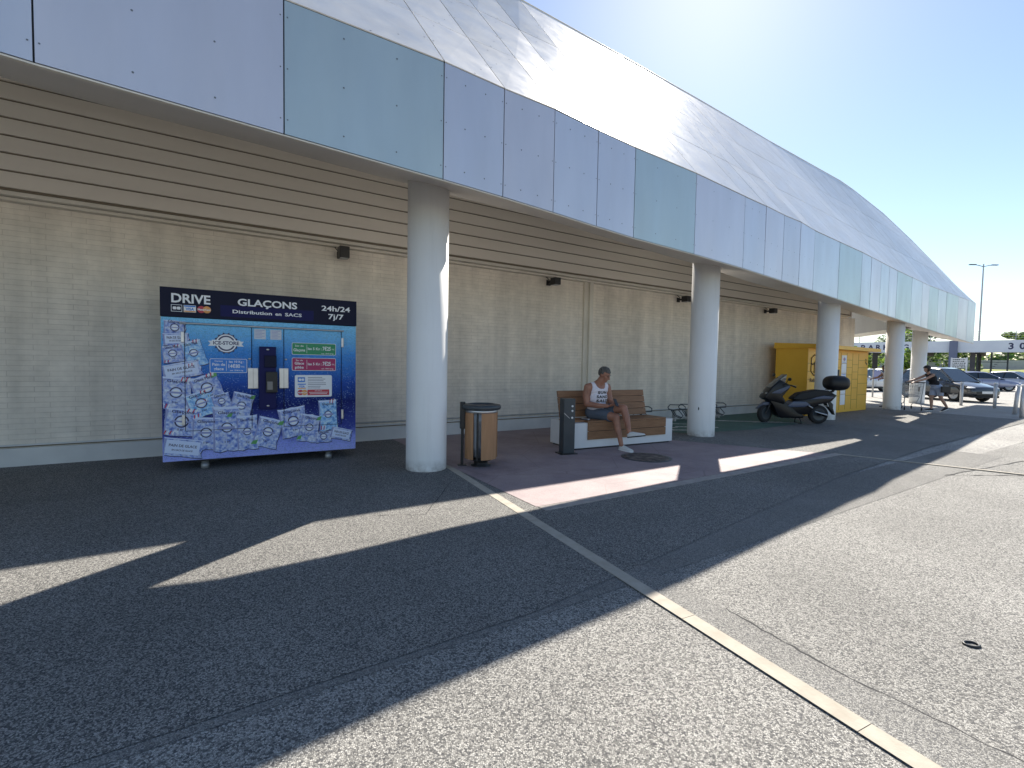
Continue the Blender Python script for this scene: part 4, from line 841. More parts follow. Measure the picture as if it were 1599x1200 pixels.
def face_details(P_, X, parent, r=1.0, closed=False):
    for sg in (-1, 1):
        mb = MB(); p = P_(.030 * sg, .079, .008); mb.sphere(p, (.011 * r, .009 * r, .004 * r), M['hair_grey'], 10); mb.build('eye', None, parent)
    mb = MB()
    for sg in (-1, 1): mb.tube([P_(.048 * sg, .078, .030), P_(.030 * sg, .089, .036), P_(.014 * sg, .089, .032)], .004 * r, None, 5)
    mb.build('eyebrows', M['hair_grey'], parent)
def hair(F, body, P_, X, c, r, m, parent, pred, off=.012, name='hair'):
    inv = X.transposed()
    h = F.cloth(body, name, lambda p, l: l in ('head', 'ear') and (p - c).length < .17 and pred(inv @ (p - c) / r), off, m, parent, 1)
    for v in h.data.vertices:
        q = v.co * 60; v.co += (v.co - c).normalized() * (noise.noise(q) * .006 + noise.noise(q * 3) * .003)
    return h
def shoe(par, toe, heel, up_, m, name='shoe', sole=None):
    """low slip-on shoe: lofted upper on a flat sole"""
    a = Vector(heel); b = Vector(toe); f = (b - a); L = f.length; f.normalize(); u = Vector(up_); u = (u - f * u.dot(f)).normalized(); s_ = f.cross(u)
    st_ = [(-.02, .030, .050), (.03, .040, .078), (.08, .042, .080), (.13, .044, .066), (.18, .049, .052), (.23, .046, .040), (.265, .034, .030), (.285, .012, .018)]
    mb = MB(); vs = []; fs = []; n_ = 12
    for x, hw, h in st_:
        x = x * L / .27; 
        for k in range(n_):
            t = math.pi * k / (n_ - 1); vs.append(a + f * x + s_ * (math.cos(t) * hw) + u * (.018 + h * math.sin(t) ** .8 * .95))
    for i in range(len(st_) - 1):
        for k in range(n_ - 1): fs.append((i * n_ + k, (i + 1) * n_ + k, (i + 1) * n_ + k + 1, i * n_ + k + 1))
    fs.append(tuple(range(n_))); fs.append(tuple((len(st_) - 1) * n_ + k for k in range(n_))[::-1]); mb.add(vs, fs, None, True); o = mb.build(name, m, par)
    mb = MB(); vs = []; 
    ol = [(x * L / .27, hw * 1.06) for x, hw, h in st_]; ring_ = [(x, w_) for x, w_ in ol] + [(x, -w_) for x, w_ in ol[::-1]]
    for z in (0, .020): vs += [a + f * x + s_ * w_ + u * z for x, w_ in ring_]
    k = len(ring_); mb.add(vs, [tuple(range(k)), tuple(range(k, 2 * k))[::-1]] + [(i, k + i, k + (i + 1) % k, (i + 1) % k) for i in range(k)]); mb.build('sole', sole or M['white'], o); return o

M['skin_m'] = skinmat('tanned_skin', (.36, .17, .11)); M['skin_w'] = skinmat('light_skin', (.46, .27, .19)); M['hair_grey'] = noisy('dark_grey_hair', (.035, .03, .028), (.15, .14, .13), 60, .7, stretch=(1, 1, .3)); M['hair_dark'] = noisy('dark_hair', (.012, .009, .008), (.035, .025, .02), 50, .6)
M['tank'] = fabric('white_cotton', (.80, .76, .82)); M['shorts'] = fabric('blue_grey_denim', (.10, .125, .165)); M['ltshorts'] = fabric('pale_blue_shorts', (.42, .48, .62)); M['blacktop'] = fabric('black_top', (.012, .012, .016)); M['shoe'] = fabric('white_canvas', (.74, .74, .72)); M['sole'] = mat('dark_sole', (.03, .03, .035), .8)
# --- seated man, in the bench frame
man = thing('person', (1.06, 7.88, 0), BA, 'person in a white vest and grey shorts sitting on the bench, looking at a phone', 'person')
F = Figure()
F.ell('pelvis', (.665, .31, .595), (.185, .140, .115)); F.ell('torso', (.665, .285, .72), (.172, .150, .14)); F.ell('torso', (.665, .265, .87), (.185, .138, .16)); F.ell('torso', (.665, .252, 1.00), (.192, .112, .115))
F.cap('torso', (.495, .255, 1.055, .070), (.665, .26, 1.085, .082), (.835, .255, 1.055, .070)); F.cap('torso', (.665, .275, 1.05, .10), (.665, .24, 1.11, .078))
F.cap('neck', (.665, .24, 1.09, .074), (.69, .175, 1.19, .070))
hf = Vector((.42, -.76, -.46)); hu = Vector((.16, -.46, .87)); Pm, Xm, cm = head(F, (.705, .135, 1.275), hf, hu, 1.13)
F.cap('armR', (.452, .265, 1.045, .072), (.425, .275, .90, .066), (.425, .25, .755, .052)); F.cap('armR', (.425, .25, .755, .052), (.53, .10, .735, .048), (.665, -.02, .735, .032))
F.cap('armL', (.878, .265, 1.045, .072), (.912, .255, .90, .064), (.925, .21, .775, .051)); F.cap('armL', (.925, .21, .775, .051), (.87, .09, .77, .045), (.79, -.03, .775, .028))
hand(F, 'hand', (.665, -.02, .735), (.80, -.60, .10), (-.2, -.2, -.9), .75, 1); hand(F, 'hand', (.79, -.03, .775), (-.35, -.9, .1), (.3, .1, .9), 1.0, 1)
# right leg planted, left leg crossed over it
F.cap('thighR', (.585, .30, .575, .108), (.67, .08, .570, .096), (.755, -.14, .545, .072)); F.cap('shinR', (.755, -.14, .545, .069), (.765, -.165, .40, .064), (.775, -.22, .25, .048), (.78, -.27, .09, .038)); F.cap('shinR', (.78, -.27, .09, .034), (.78, -.34, .055, .028))
F.cap('thighL', (.765, .30, .585, .108), (.83, .06, .665, .094), (.895, -.17, .700, .072)); F.cap('shinL', (.895, -.17, .700, .068), (.90, -.24, .56, .063), (.88, -.31, .42, .047), (.86, -.37, .30, .036)); F.cap('shinL', (.86, -.37, .30, .033), (.89, -.44, .265, .027))
body = F.skin('body', .0075, man, M['skin_m'])
F.cloth(body, 'vest', lambda p, l: (l in ('torso',) and p.z > .60 and p.z < 1.15 - (max(0, .125 - (abs(p.x - .665) / .115) ** 4 * .125) if p.y < .24 else .03) and abs(p.x - .665) < .172 + (0 if p.z > .98 else .04)) or (l == 'pelvis' and p.z > .60), .010, M['tank'], man, 3)
vt = MB()
sh = F.cloth(body, 'shorts', lambda p, l: (l == 'pelvis') or (l == 'torso' and p.z < .64) or (l == 'thighR' and p.y > -.055) or (l == 'thighL' and p.y > -.05), .015, M['shorts'], man, 3)
hair(F, body, Pm, Xm, cm, 1.13, M['hair_grey'], man, lambda q: (q.z > .055 and q.y < .072 + (q.z - .055) * .15) or (q.y < .008 and q.z > -.035 and not (q.y > -.03 and q.z < .01)) and True, .010)
face_details(Pm, Xm, man, 1.13)
# lettering pressed on the vest: projected on the chest
def chest_text(s_, z0, size, xw, xoff=0):
    vs, fs = text_geo(s_, size, .045, xw, 'CENTER', space=1.15); out = []
    from mathutils.bvhtree import BVHTree
    for v in vs:
        h = BV.ray_cast(Vector((.665 + v.x + xoff, -.2, z0 + v.y)), Vector((0, 1, 0))); out.append(h[0] + Vector((0, -.0035, 0)) if h[0] else Vector((.665 + v.x, .16, z0 + v.y)))
    return out, fs
from mathutils.bvhtree import BVHTree
vest = [o for o in bpy.data.objects if o.parent == man and o.name.startswith('vest')][0]
BV = BVHTree.FromPolygons([v.co.copy() for v in vest.data.vertices], [list(p.vertices) for p in vest.data.polygons])
for s_, z0, sz, xw in (('SUN', .935, .066, .19), ('SAND', .862, .066, .24), ('SALT', .788, .068, .24)):
    mb = MB(); vs, fs = chest_text(s_, z0, sz, xw, .01); mb.add(vs, fs, M['black']); mb.build('lettering', None, vest)
shoe(man, (.80, -.52, .0), (.778, -.255, .0), (0, 0, 1), M['shoe']); shoe(man, (.985, -.60, .275), (.842, -.385, .225), (.15, -.1, 1), M['shoe'], sole=M['sole'])
t = thing('phone', (0, 0, 0), 0, 'dark mobile phone held in the hands of the seated person', 'phone')
mb = MB(); mb.box(-.037, .037, -.005, .005, -.075, .075, M['black'], .003); mb.box(-.033, .033, .0052, .0055, -.068, .068, M['glass']); o = mb.build('case', None, t)
pw = man.matrix_basis @ Vector((.755, -.135, .80)); t.location = pw; t.rotation_euler = (R(-35), R(10), BA + .1)

# --- woman pushing the trolley (local: x along the push direction)
def walker(loc, heading, label, top, bot, hairm, lean=.30, armz=.98, reach=.62, k=1.0):
    t = thing('person', loc, heading, label, 'person'); F = Figure(); hip = .86
    def sp2(z): return (z - hip) * math.tan(lean)
    F.ell('pelvis', (-.02, 0, .86), (.135, .175, .12)); F.ell('torso', (sp2(1.0), 0, 1.0), (.125, .155, .13)); F.ell('torso', (sp2(1.17), 0, 1.17), (.115, .165, .14)); F.ell('torso', (sp2(1.27), 0, 1.27), (.095, .165, .09))
    nx = sp2(1.33); F.cap('torso', (nx, -.15, 1.30, .052), (nx, .15, 1.30, .052)); F.cap('neck', (nx + .01, 0, 1.32, .052), (nx + .06, 0, 1.42, .048))
    P_, X, c = head(F, (nx + .10, 0, 1.50), (1, 0, -.25), (.2, 0, 1), .98)
    for sg in (-1, 1):
        F.cap('arm', (nx, .17 * sg, 1.29, .050), (nx + reach * .45, .19 * sg, 1.15, .042), (nx + reach, .17 * sg, armz + .06, .030)); hand(F, 'hand', (nx + reach, .17 * sg, armz + .06), (1, 0, -.25), (.2, 0, 1), .9, sg)
    F.cap('thigh', (-.02, -.09, .84, .095), (.03, -.09, .62, .082), (.08, -.09, .47, .060)); F.cap('shin', (.08, -.09, .47, .058), (.06, -.09, .32, .054), (.05, -.09, .09, .036), (.09, -.09, .04, .028), (.20, -.09, .03, .026))
    F.cap('thigh', (-.03, .09, .84, .095), (-.08, .09, .62, .080), (-.12, .09, .48, .058)); F.cap('shin', (-.12, .09, .48, .056), (-.22, .09, .33, .052), (-.33, .09, .15, .036), (-.31, .09, .09, .028), (-.22, .09, .03, .026))
    b = F.skin('body', .011, t, M['skin_w'], 2)
    F.cloth(b, 'top', lambda p, l: l == 'torso' and p.z > .93 and abs(p.y) < .17 and p.z < 1.34, .012, top, t, 2); F.cloth(b, 'shorts', lambda p, l: l == 'pelvis' or (l == 'torso' and p.z <= .95) or (l == 'thigh' and p.z > .57), .020, bot, t, 2)
    hair(F, b, P_, X, c, .98, hairm, t, lambda q: (q.z > .05 and q.y < .07) or (q.y < .03 and q.z > -.09), .028); face_details(P_, X, t, .98)
    for (tx, ty, hx, y_, tz) in ((.25, -.09, 0, -.09, 0),): pass
    o = shoe(t, (.255, -.09, .0), (.01, -.09, .0), (0, 0, 1), M['sole']); o2 = shoe(t, (-.17, .09, .0), (-.36, .09, .09), (.3, 0, 1), M['sole']); return t
wo_h = math.atan2(.12, -1)
walker((15.2, 16.98, -.008), wo_h, 'person in a black top and pale shorts leaning forward to push a shopping trolley', M['blacktop'], M['ltshorts'], M['hair_dark'], .45, .98, .58)
walker((14.38, 18.08, 0), math.atan2(-.1, -1), 'person mostly hidden behind the column right of the yellow lockers, arm reaching out', M['tank'], M['shorts'], M['hair_grey'], .2, 1.05, .40)
bag_ = thing('handbag', (15.22, 16.62, .78), wo_h, 'small dark handbag hanging at the side of the person pushing the trolley', 'handbag')
mb = MB(); mb.box(-.14, .14, -.04, .04, -.10, .12, None, .02); mb.build('pouch', M['black'], bag_); mb = MB(); mb.tube([(-.11, 0, .1), (-.04, .07, .45), (.06, .12, .50)], .008, None, 5); mb.build('strap', M['black'], bag_)

# shopping trolley
ct = thing('shopping_cart', (14.68, 17.42, -.008), R(61), 'grey wire shopping trolley being pushed past the farthest column', 'shopping cart')
mb = MB()
def wire(a, b, r=.004, m=None): mb.tube([a, b], r, m, 5)
bt, tp_ = [(-.28, -.20, .50), (.42, -.16, .56), (.42, .16, .56), (-.28, .20, .50)], [(-.42, -.28, 1.0), (.55, -.20, .86), (.55, .20, .86), (-.42, .28, 1.0)]
for q in (bt, tp_):
    for a, b in zip(q, q[1:] + q[:1]): wire(a, b, .008)
for k in range(4):
    a0, a1 = Vector(bt[k]), Vector(bt[(k + 1) % 4]); b0, b1 = Vector(tp_[k]), Vector(tp_[(k + 1) % 4])
    nn_ = 12 if k % 2 == 0 else 7
    for j in range(nn_): wire(a0.lerp(a1, j / nn_), b0.lerp(b1, j / nn_), .0035)
    for z_ in (.25, .5, .75): wire(a0.lerp(b0, z_), a1.lerp(b1, z_), .004)
for j in range(8): wire(Vector(bt[0]).lerp(Vector(bt[1]), j / 8), Vector(bt[3]).lerp(Vector(bt[2]), j / 8), .0035)
mb.build('basket', M['galv'], ct)
mb = MB()
for sg in (-1, 1): mb.tube([(-.46, .27 * sg, 1.0), (-.36, .24 * sg, .55), (-.30, .23 * sg, .26), (.45, .16 * sg, .22), (.55, .14 * sg, .14)], .013, None, 6); mb.tube([(-.30, .23 * sg, .26), (-.42, .24 * sg, .14)], .013, None, 6); mb.tube([(-.28, .2 * sg, .5), (.1, .18 * sg, .24)], .010, None, 6)
mb.build('frame', M['galv'], ct); mb = MB(); mb.tube([(-.50, -.29, 1.02), (-.50, .29, 1.02)], .016, None, 8); mb.build('handle', M['black'], ct)
mb = MB(); mb.box(-.1, .12, -.235, -.225, .68, .84, None, .004); mb.build('advert_panel', M['black'], ct)
for x, y in ((-.42, -.24), (-.42, .24), (.55, -.14), (.55, .14)):
    mb = MB(); mb.lathe([(.05, -.015), (.062, -.012), (.062, .012), (.05, .015)], None, 18, mx=T(x, y, .064) @ RX(R(90))); mb.build('wheel', M['rubber'], ct)

# ================================================================ CARS
def carpaint(name, c, metal=.3): return mat(name, c, .3, metal, .5, coat=.8)
def car(loc, heading, label, paint, L=4.3, Wd=1.74, H=1.62, kind='suv', group=None, detail=True):
    t = thing('parked_car', loc, heading, label, 'car', group); hw = Wd / 2; wr = .335; fx, rx = L * .5 - .83, -L * .5 + .80
    # body stations: x, bottom z, belt z, half width, hood crown
    belt = .98 if kind == 'suv' else .90; hd_ = belt - .03
    S_ = [(-L / 2, .42, .80, .80), (-L / 2 + .06, .30, .95, .92), (-L / 2 + .35, .22, belt + .02, .99), (-1.0, .20, belt, 1.0), (0, .20, belt - .01, 1.0), (.62, .20, belt - .02, 1.0), (1.0, .20, hd_ - .03, .995), (L / 2 - .62, .22, hd_ - .12, .98), (L / 2 - .22, .26, hd_ - .24, .93), (L / 2 - .05, .32, .66, .84), (L / 2, .40, .56, .74)]
    bm = bmesh.new(); rings = []
    for x, zb, zt, kw in S_:
        w_ = hw * kw; h_ = zt - zb; pr = [(0, zb), (w_ * .80, zb), (w_ * .965, zb + h_ * .16), (w_ * 1.0, zb + h_ * .45), (w_ * .985, zb + h_ * .72), (w_ * .93, zt - .015), (w_ * .80, zt + .018), (0, zt + .05)]
        full = pr + [(-y, z) for y, z in pr[-2:0:-1]]; rings.append([bm.verts.new((x, y, z)) for y, z in full])
    for a, b in zip(rings[:-1], rings[1:]):
        for k in range(len(a)): bm.faces.new((a[k], b[k], b[(k + 1) % len(a)], a[(k + 1) % len(a)]))
    bm.faces.new(rings[0]); bm.faces.new(rings[-1][::-1]); bmesh.ops.recalc_face_normals(bm, faces=bm.faces); mb = MB(); mb.bm(bm, None, True); body = mb.build('body', paint, t)
    cut = MB()
    for x in (fx, rx): cut.lathe([(wr + .055, -hw - .1), (wr + .055, -hw + .32)], None, 28, False, T(x, 0, wr) @ RX(R(90))); cut.lathe([(wr + .055, hw - .32), (wr + .055, hw + .1)], None, 28, False, T(x, 0, wr) @ RX(R(90)))
    co = cut.build('cut', M['black']); bmc = bmesh.new(); bmc.from_mesh(co.data); bmesh.ops.recalc_face_normals(bmc, faces=bmc.faces); bmc.to_mesh(co.data); bmc.free()
    md = body.modifiers.new('b', 'BOOLEAN'); md.operation = 'DIFFERENCE'; md.object = co; md.solver = 'EXACT'
    dg = bpy.context.evaluated_depsgraph_get(); dg.update(); me = bpy.data.meshes.new_from_object(body.evaluated_get(dg)); body.modifiers.clear(); body.data = me; bpy.data.objects.remove(co)
    ns = [m_ for m_ in me.materials]
    for p in me.polygons:
        p.use_smooth = True
        if p.material_index > 0 or (abs(p.center.y) < hw - .06 and p.center.z < .78 and min(abs(p.center.x - fx), abs(p.center.x - rx)) < wr + .07 and p.center.z > .0 and abs(p.normal.z) < .95 and abs(p.center.y) > .3): pass
    # glasshouse
    if kind == 'suv': G_ = [(-L / 2 + .12, belt - .05, .86), (-L / 2 + .50, H - .10, .68), (-L / 2 + .95, H, .66), (-.05, H + .01, .66), (.28, H - .05, .66), (1.12, belt - .03, .84)]
    else: G_ = [(-L / 2 + .25, belt - .03, .80), (-L / 2 + .78, H - .06, .62), (-.5, H, .62), (.0, H, .62), (.25, H - .05, .62), (1.15, belt - .03, .82)]
    bm = bmesh.new(); rings = []
    top = [(x, z, k) for x, z, k in G_]
    for x, z, k in top:
        zz = max(z, belt); rings.append([bm.verts.new(v) for v in ((x, -hw * .90, belt - .06), (x, -hw * k * (1.0 if z > belt + .1 else 1.05), z - .05), (x, -hw * (k - .10), z), (x, hw * (k - .10), z), (x, hw * k * (1.0 if z > belt + .1 else 1.05), z - .05), (x, hw * .90, belt - .06))])
    for a, b in zip(rings[:-1], rings[1:]):
        for j in range(5): bm.faces.new((a[j], b[j], b[j + 1], a[j + 1]))
    bmesh.ops.recalc_face_normals(bm, faces=bm.faces); mb = MB(); mb.bm(bm, None, False); mb.build('windows', M['glass'], t)
    # roof skin and pillars proud of the glass
    mb = MB(); r_ = [q for q in G_[1:5]]
    vs = []
    for x, z, k in r_: vs += [(x, -hw * k - .004, z - .045), (x, -hw * (k - .10), z + .012), (x, hw * (k - .10), z + .012), (x, hw * k + .004, z - .045)]
    mb.add(vs, [(4 * i + j, 4 * i + 4 + j, 4 * i + 5 + j, 4 * i + 1 + j) for i in range(3) for j in range(3)][::-1], None, True); mb.build('roof', paint, t)
    for sg in (-1, 1):
        mb = MB()
        def gp(i, f_): x, z, k = G_[i]; x2, z2, k2 = G_[f_]; return Vector((x, hw * k * sg * 1.01, z - .04)), Vector((x2, hw * min(k2, .86) * 1.02 * sg, max(z2, belt) - .03))
        a, b = gp(4, 5); mb.tube([a, b], .028, None, 6); a, b = gp(1, 0); mb.tube([a, b], .045, None, 6)
        for px_ in (-.35, .0 if False else -1.15): mb.tube([(px_, hw * .665 * sg, H - .05), (px_ - .04, hw * .905 * sg, belt - .02)], .022, M['black'], 6)
        mb.build('pillars', paint, t)
        mb = MB(); mb.box(-1.0, .55, (hw * .93) * sg - .01, (hw * .93) * sg + .01, belt - .012, belt + .006, M['steel']); mb.build('window_trim', None, t)
        mb = MB(); mb.sphere((.72, (hw + .10) * sg, belt + .05), (.06, .10, .07), None, 12); mb.tube([(.74, (hw - .08) * sg, belt), (.73, (hw + .05) * sg, belt + .03)], .02, None, 6); mb.build('door_mirror', paint, t)
        mb = MB(); mb.sphere((L / 2 - .24, hw * .70 * sg, hd_ - .27), (.20, .17, .05), M['p_white'], 14, mx=None); mb.build('headlight', None, t)
        mb = MB(); mb.box(-L / 2 + .02, -L / 2 + .14, hw * .72 * sg - .10, hw * .72 * sg + .10, .80, .93, M['p_red'], .02); mb.build('tail_light', None, t)
        mb = MB()
        for xx in (.30, -.62): mb.box(xx - .09, xx + .09, hw * 1.0 * sg - .012, hw * 1.0 * sg + .012, belt - .20, belt - .175, None, .004)
        mb.build('door_handles', paint, t)
        mb = MB()
        for xx in (.80, -.20, -1.12): mb.box(xx - .004, xx + .004, hw * 1.0 * sg - .006, hw * 1.0 * sg + .003, .34, belt - .08)
        mb.build('door_gaps', M['black'], t)
        mb = MB(); mb.box(-1.05, 1.0, hw * .95 * sg - .02, hw * .95 * sg + .035 * sg + .005, .19, .30); mb.build('sill', M['rubber'], t)
        for x in (fx, rx):
            wheel(t, x, (hw - .13) * sg, wr, .21, spokes=9, rimm='alloy')
            if kind == 'suv':
                mb = MB(); ar = [(x + (wr + .06) * math.cos(R(a_)), (hw * .99) * sg, wr + (wr + .06) * math.sin(R(a_))) for a_ in range(-10, 191, 20)]; mb.tube(ar, .028, None, 6); mb.build('arch_trim', M['rubber'], t)
    mb = MB(); mb.box(L / 2 - .05, L / 2 + .012, -hw * .62, hw * .62, .34, .52, M['black'], .02); mb.build('grille', None, t)
    mb = MB(); mb.box(L / 2 + .012, L / 2 + .024, -.26, .26, .42, .53, M['white'], .003); mb.build('number_plate', None, t)
    mb = MB(); mb.box(L / 2 - .25, L / 2 - .02, -hw * .78, hw * .78, .22, .33, None, .03); mb.build('bumper_trim', M['rubber'], t)
    return t
GP_ = carpaint('grey_car_paint', (.055, .060, .070)); 
ch = R(-87); cx_, cy_ = 21.15, 22.75
def car_at(fwx, fwy, hd, L, **kw):   # put the near front wheel at a ground point
    d = Vector((math.cos(hd), math.sin(hd), 0)); rt = Vector((d.y, -d.x, 0)); Wd = kw.get('Wd', 1.74); side = kw.pop('side', 1)
    p = Vector((fwx, fwy, -.011)) - d * (L * .5 - .83) - rt * (Wd / 2 - .13) * side; return car(p, hd, L=L, paint=kw.pop('paint'), label=kw.pop('label'), **kw)
car_at(21.3, 22.75, ch, 4.2, Wd=1.66, H=1.60, kind='suv', side=1, paint=GP_, label='dark grey car with pale alloy wheels passing behind the bollards')
car_at(22.9, 31.0, R(205), 3.9, Wd=1.66, H=1.5, kind='hatch', side=-1, paint=carpaint('white_car_paint', (.75, .76, .78), 0), label='white car partly hidden between the yellow lockers and a column')
car_at(36.9, 35.2, R(-22), 4.4, Wd=1.76, H=1.42, kind='hatch', side=1, paint=carpaint('silver_car_paint', (.33, .35, .48)), label='silver blue car parked in front of the parking deck at right', group='cars parked at the parking deck')
car((37.4, 38.5, -.011), R(-20), 'black car parked behind the silver blue car', carpaint('black_car_paint', (.012, .012, .018)), 4.4, 1.76, 1.45, 'hatch', 'cars parked at the parking deck')
car((42.2, 39.8, -.011), R(-75), 'white car parked under the deck at the right edge', carpaint('pale_car_paint', (.6, .6, .66)), 4.2, 1.74, 1.5, 'hatch', 'cars parked at the parking deck')
car((34.6, 44.0, -.011), R(-75), 'dark blue car under the deck left of the silver blue car', carpaint('blue_car_paint', (.02, .03, .09)), 4.2, 1.74, 1.5, 'hatch', 'cars parked at the parking deck')

# ================================================================ BOLLARDS
M['boll'] = noisy('brushed_bollard', (.50, .50, .52), (.62, .62, .63), 6, .5, .35)
for (x, y, h, tl, lb) in [(19.0, 20.0, 1.0, 0, 'left bollard of the row, in front of the grey car door'), (19.25, 18.85, 1.03, 0, 'bollard in front of the grey car number plate'), (17.3, 16.25, 1.02, .07, 'leaning bollard near the right edge'), (16.2, 15.0, 1.06, -.01, 'rightmost bollard at the right edge of the photo')]:
    t = thing('bollard', (x, y, -.012), 0, lb, 'bollard', 'steel bollards by the car park'); t.rotation_euler = (0, tl, 0)
    mb = MB(); mb.lathe([(.055, -.02), (.055, h - .05)], None, 24); mb.build('tube', M['boll'], t); mb = MB(); mb.lathe([(.055, h - .05), (.058, h - .045), (.058, h - .01), (.045, h), (.0, h + .004)], None, 24); mb.build('cap', M['white'], t)

# ================================================================ PARKING DECK
DA, DB_ = Vector((41.0, 57.0, 0)), Vector((62.0, 33.6, 0)); dd = (DB_ - DA).normalized(); da = math.atan2(dd.y, dd.x); DO = DA - dd * 22
dk_ = thing('parking_deck', DO, da, 'long two-level parking deck with PARKING 30 lettering on its grey edge beam', 'parking deck')
DL = 62
M['deck'] = noisy('deck_edge_sheet', (.74, .76, .82), (.82, .84, .88), 1, .5); M['deckc'] = noisy('brown_grey_column', (.10, .09, .10), (.14, .13, .13), 2, .7); M['ink'] = mat('navy_letter', (.03, .035, .10), .5)
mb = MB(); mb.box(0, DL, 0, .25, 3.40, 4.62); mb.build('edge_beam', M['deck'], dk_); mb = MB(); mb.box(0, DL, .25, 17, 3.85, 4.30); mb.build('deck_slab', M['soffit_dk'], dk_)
mb = MB()
for k in range(12): mb.box(2 + k * 5, 2.3 + k * 5, .3, 16.5, 3.35, 3.85)
mb.build('beams', M['deckc'], dk_)
for k in range(12):
    for yy in (1.2, 8.5):
        mb = MB(); mb.box(2 + k * 5 - .05, 2 + k * 5 + .35, yy, yy + .35, 0, 3.4); mb.build('column', M['deckc'], dk_)
for k in range(20): mb = MB(); mb.box(k * 3.2, k * 3.2 + .06, .05, .11, 4.62, 5.55); mb.build('railing_post', M['galv'], dk_)
for z in (4.85, 5.08, 5.31, 5.55): mb = MB(); mb.box(0, DL, .06, .10, z - .025, z); mb.build('rail', M['galv'], dk_)
def along(px):   # distance along the deck front seen at this picture x ratio
    r_ = (px - 799.5) / 740; t_ = (r_ * DO.y - DO.x) / (dd.x - r_ * dd.y); return t_
for ch_, px_ in (('P', 1345), ('A', 1357), ('R', 1369), ('K', 1381), ('I', 1391), ('N', 1400), ('G', 1411)):
    mb = MB(); text(mb, ch_, along(px_), 3.74, .80, M['ink'], -.01, .03, None, 'CENTER'); mb.build('letter', None, dk_)
for ch_, px_ in (('3', 1575), ('0', 1593)): mb = MB(); text(mb, ch_, along(px_), 3.72, .86, M['ink'], -.01, .03, None, 'CENTER'); mb.build('letter', None, dk_)
mb = MB(); xx = along(1485.5); mb.box(xx - .3, xx + .35, -.35, -.02, 0, 4.64); mb.build('front_pillar', noisy('blue_grey_pillar', (.16, .18, .27), (.20, .22, .31), 1, .6), dk_)
# stair tower
mb = MB(); x0 = along(1521)
for k in range(16): mb.box(x0 + .2 + k * .12, x0 + .4 + k * .12, 1.8, 3.0, .2 + k * .22, .24 + k * .22)
for q in (0, 1.0, 2.2): mb.box(x0 + q, x0 + q + .08, 1.7, 1.78, 0, 3.6); mb.box(x0 + q, x0 + q + .08, 3.1, 3.18, 0, 3.6)
for z in (1.2, 2.4): mb.box(x0, x0 + 2.28, 1.7, 1.76, z, z + .06)
mb.build('staircase', M['dkgrey'], dk_)
# notice board at the deck
xx = along(1501); pb = DO + dd * xx + Vector((dd.y, -dd.x, 0)) * 3.2
t = thing('notice_board', (pb.x, pb.y, -.012), da - .35, 'white notice board on two posts in front of the parking deck', 'sign')
for x in (-.62, .62):
    mb = MB(); mb.box(x - .05, x + .05, -.04, .04, 0, 2.8); mb.build('post', M['white'], t)
mb = MB(); mb.box(-.56, .56, -.03, .03, 1.75, 2.75); mb.build('board', M['white'], t)
mb = MB(); rnd = random.Random(5)
for r_ in range(5):
    x = -.5
    while x < .45: w_ = rnd.uniform(.05, .16); mb.box(x, x + w_, -.034, -.031, 1.82 + r_ * .18, 1.92 + r_ * .18); x += w_ + rnd.uniform(.03, .07)
mb.build('printing', M['dkgrey'], t)
# street lamp on the deck
lp = thing('street_lamp', (53.2, 54.3, 0), 0, 'tall grey street lamp with two arms rising beyond the canopy tip', 'street lamp')
mb = MB(); mb.tube([(0, 0, 0), (0, 0, 13.6)], [.11, .06], None, 10); mb.build('pole', M['galv'], lp)
for sx in (-1, 1): mb = MB(); mb.tube([(0, 0, 13.3), (.6 * sx, 0, 13.45), (1.0 * sx, 0, 13.5)], .04, None, 6); mb.box(min(.9 * sx, 1.6 * sx), max(.9 * sx, 1.6 * sx), -.12, .12, 13.46, 13.56, None, .02); mb.build('lamp_arm', M['dkgrey'], lp)
# sign post by the hedge
t = thing('sign_post', (19.05, 25.0, -.012), 0, 'slim post with dark plates and a small blue sign by the hedge', 'sign')
mb = MB(); mb.tube([(0, 0, 0), (0, 0, 2.35)], .04, None, 8); mb.build('pole', M['galv'], t)
mb = MB(); mb.box(-.14, .14, -.06, -.04, 1.5, 2.35, None, .01); mb.build('dark_plate', M['black'], t); mb = MB(); mb.box(-.02, .34, -.06, -.04, .95, 1.40, None, .01); mb.build('blue_plate', M['p_dim'], t)

# ================================================================ BEYOND: wall, bank, trees
t = MB(); t.box(0, 60, 0, .3, 0, 3.1); o = t.build('boundary_wall', M['plinth'], None, (DO + dd * 2 + Vector((-dd.y, dd.x, 0)) * 30).to_tuple()); o.rotation_euler = (0, 0, da); tag(o, 'long pale wall seen beyond the parking deck', 'wall')
m = noisy('dry_grass', (.16, .20, .03), (.34, .36, .07), .8, .9, bump=.3); 
mb = MB(); vs = []; fs = []
for i in range(41):
    for j in range(9):
        x = i * 1.9 - 6; y = j * 1.1; h = .2 + 1.5 * math.sin(min(1, j / 6) * math.pi / 2) + .25 * noise.noise(Vector((x * .3, y * .4, 0))); vs.append((x, y, h if j else -.1))
for i in range(40):
    for j in range(8): fs.append((i * 9 + j, (i + 1) * 9 + j, (i + 1) * 9 + j + 1, i * 9 + j + 1))
mb.add(vs, fs, None, True); o = mb.build('grass_bank', m, None, (DO + Vector((-dd.y, dd.x, 0)) * 19).to_tuple(), 'structure'); o.rotation_euler = (0, 0, da)
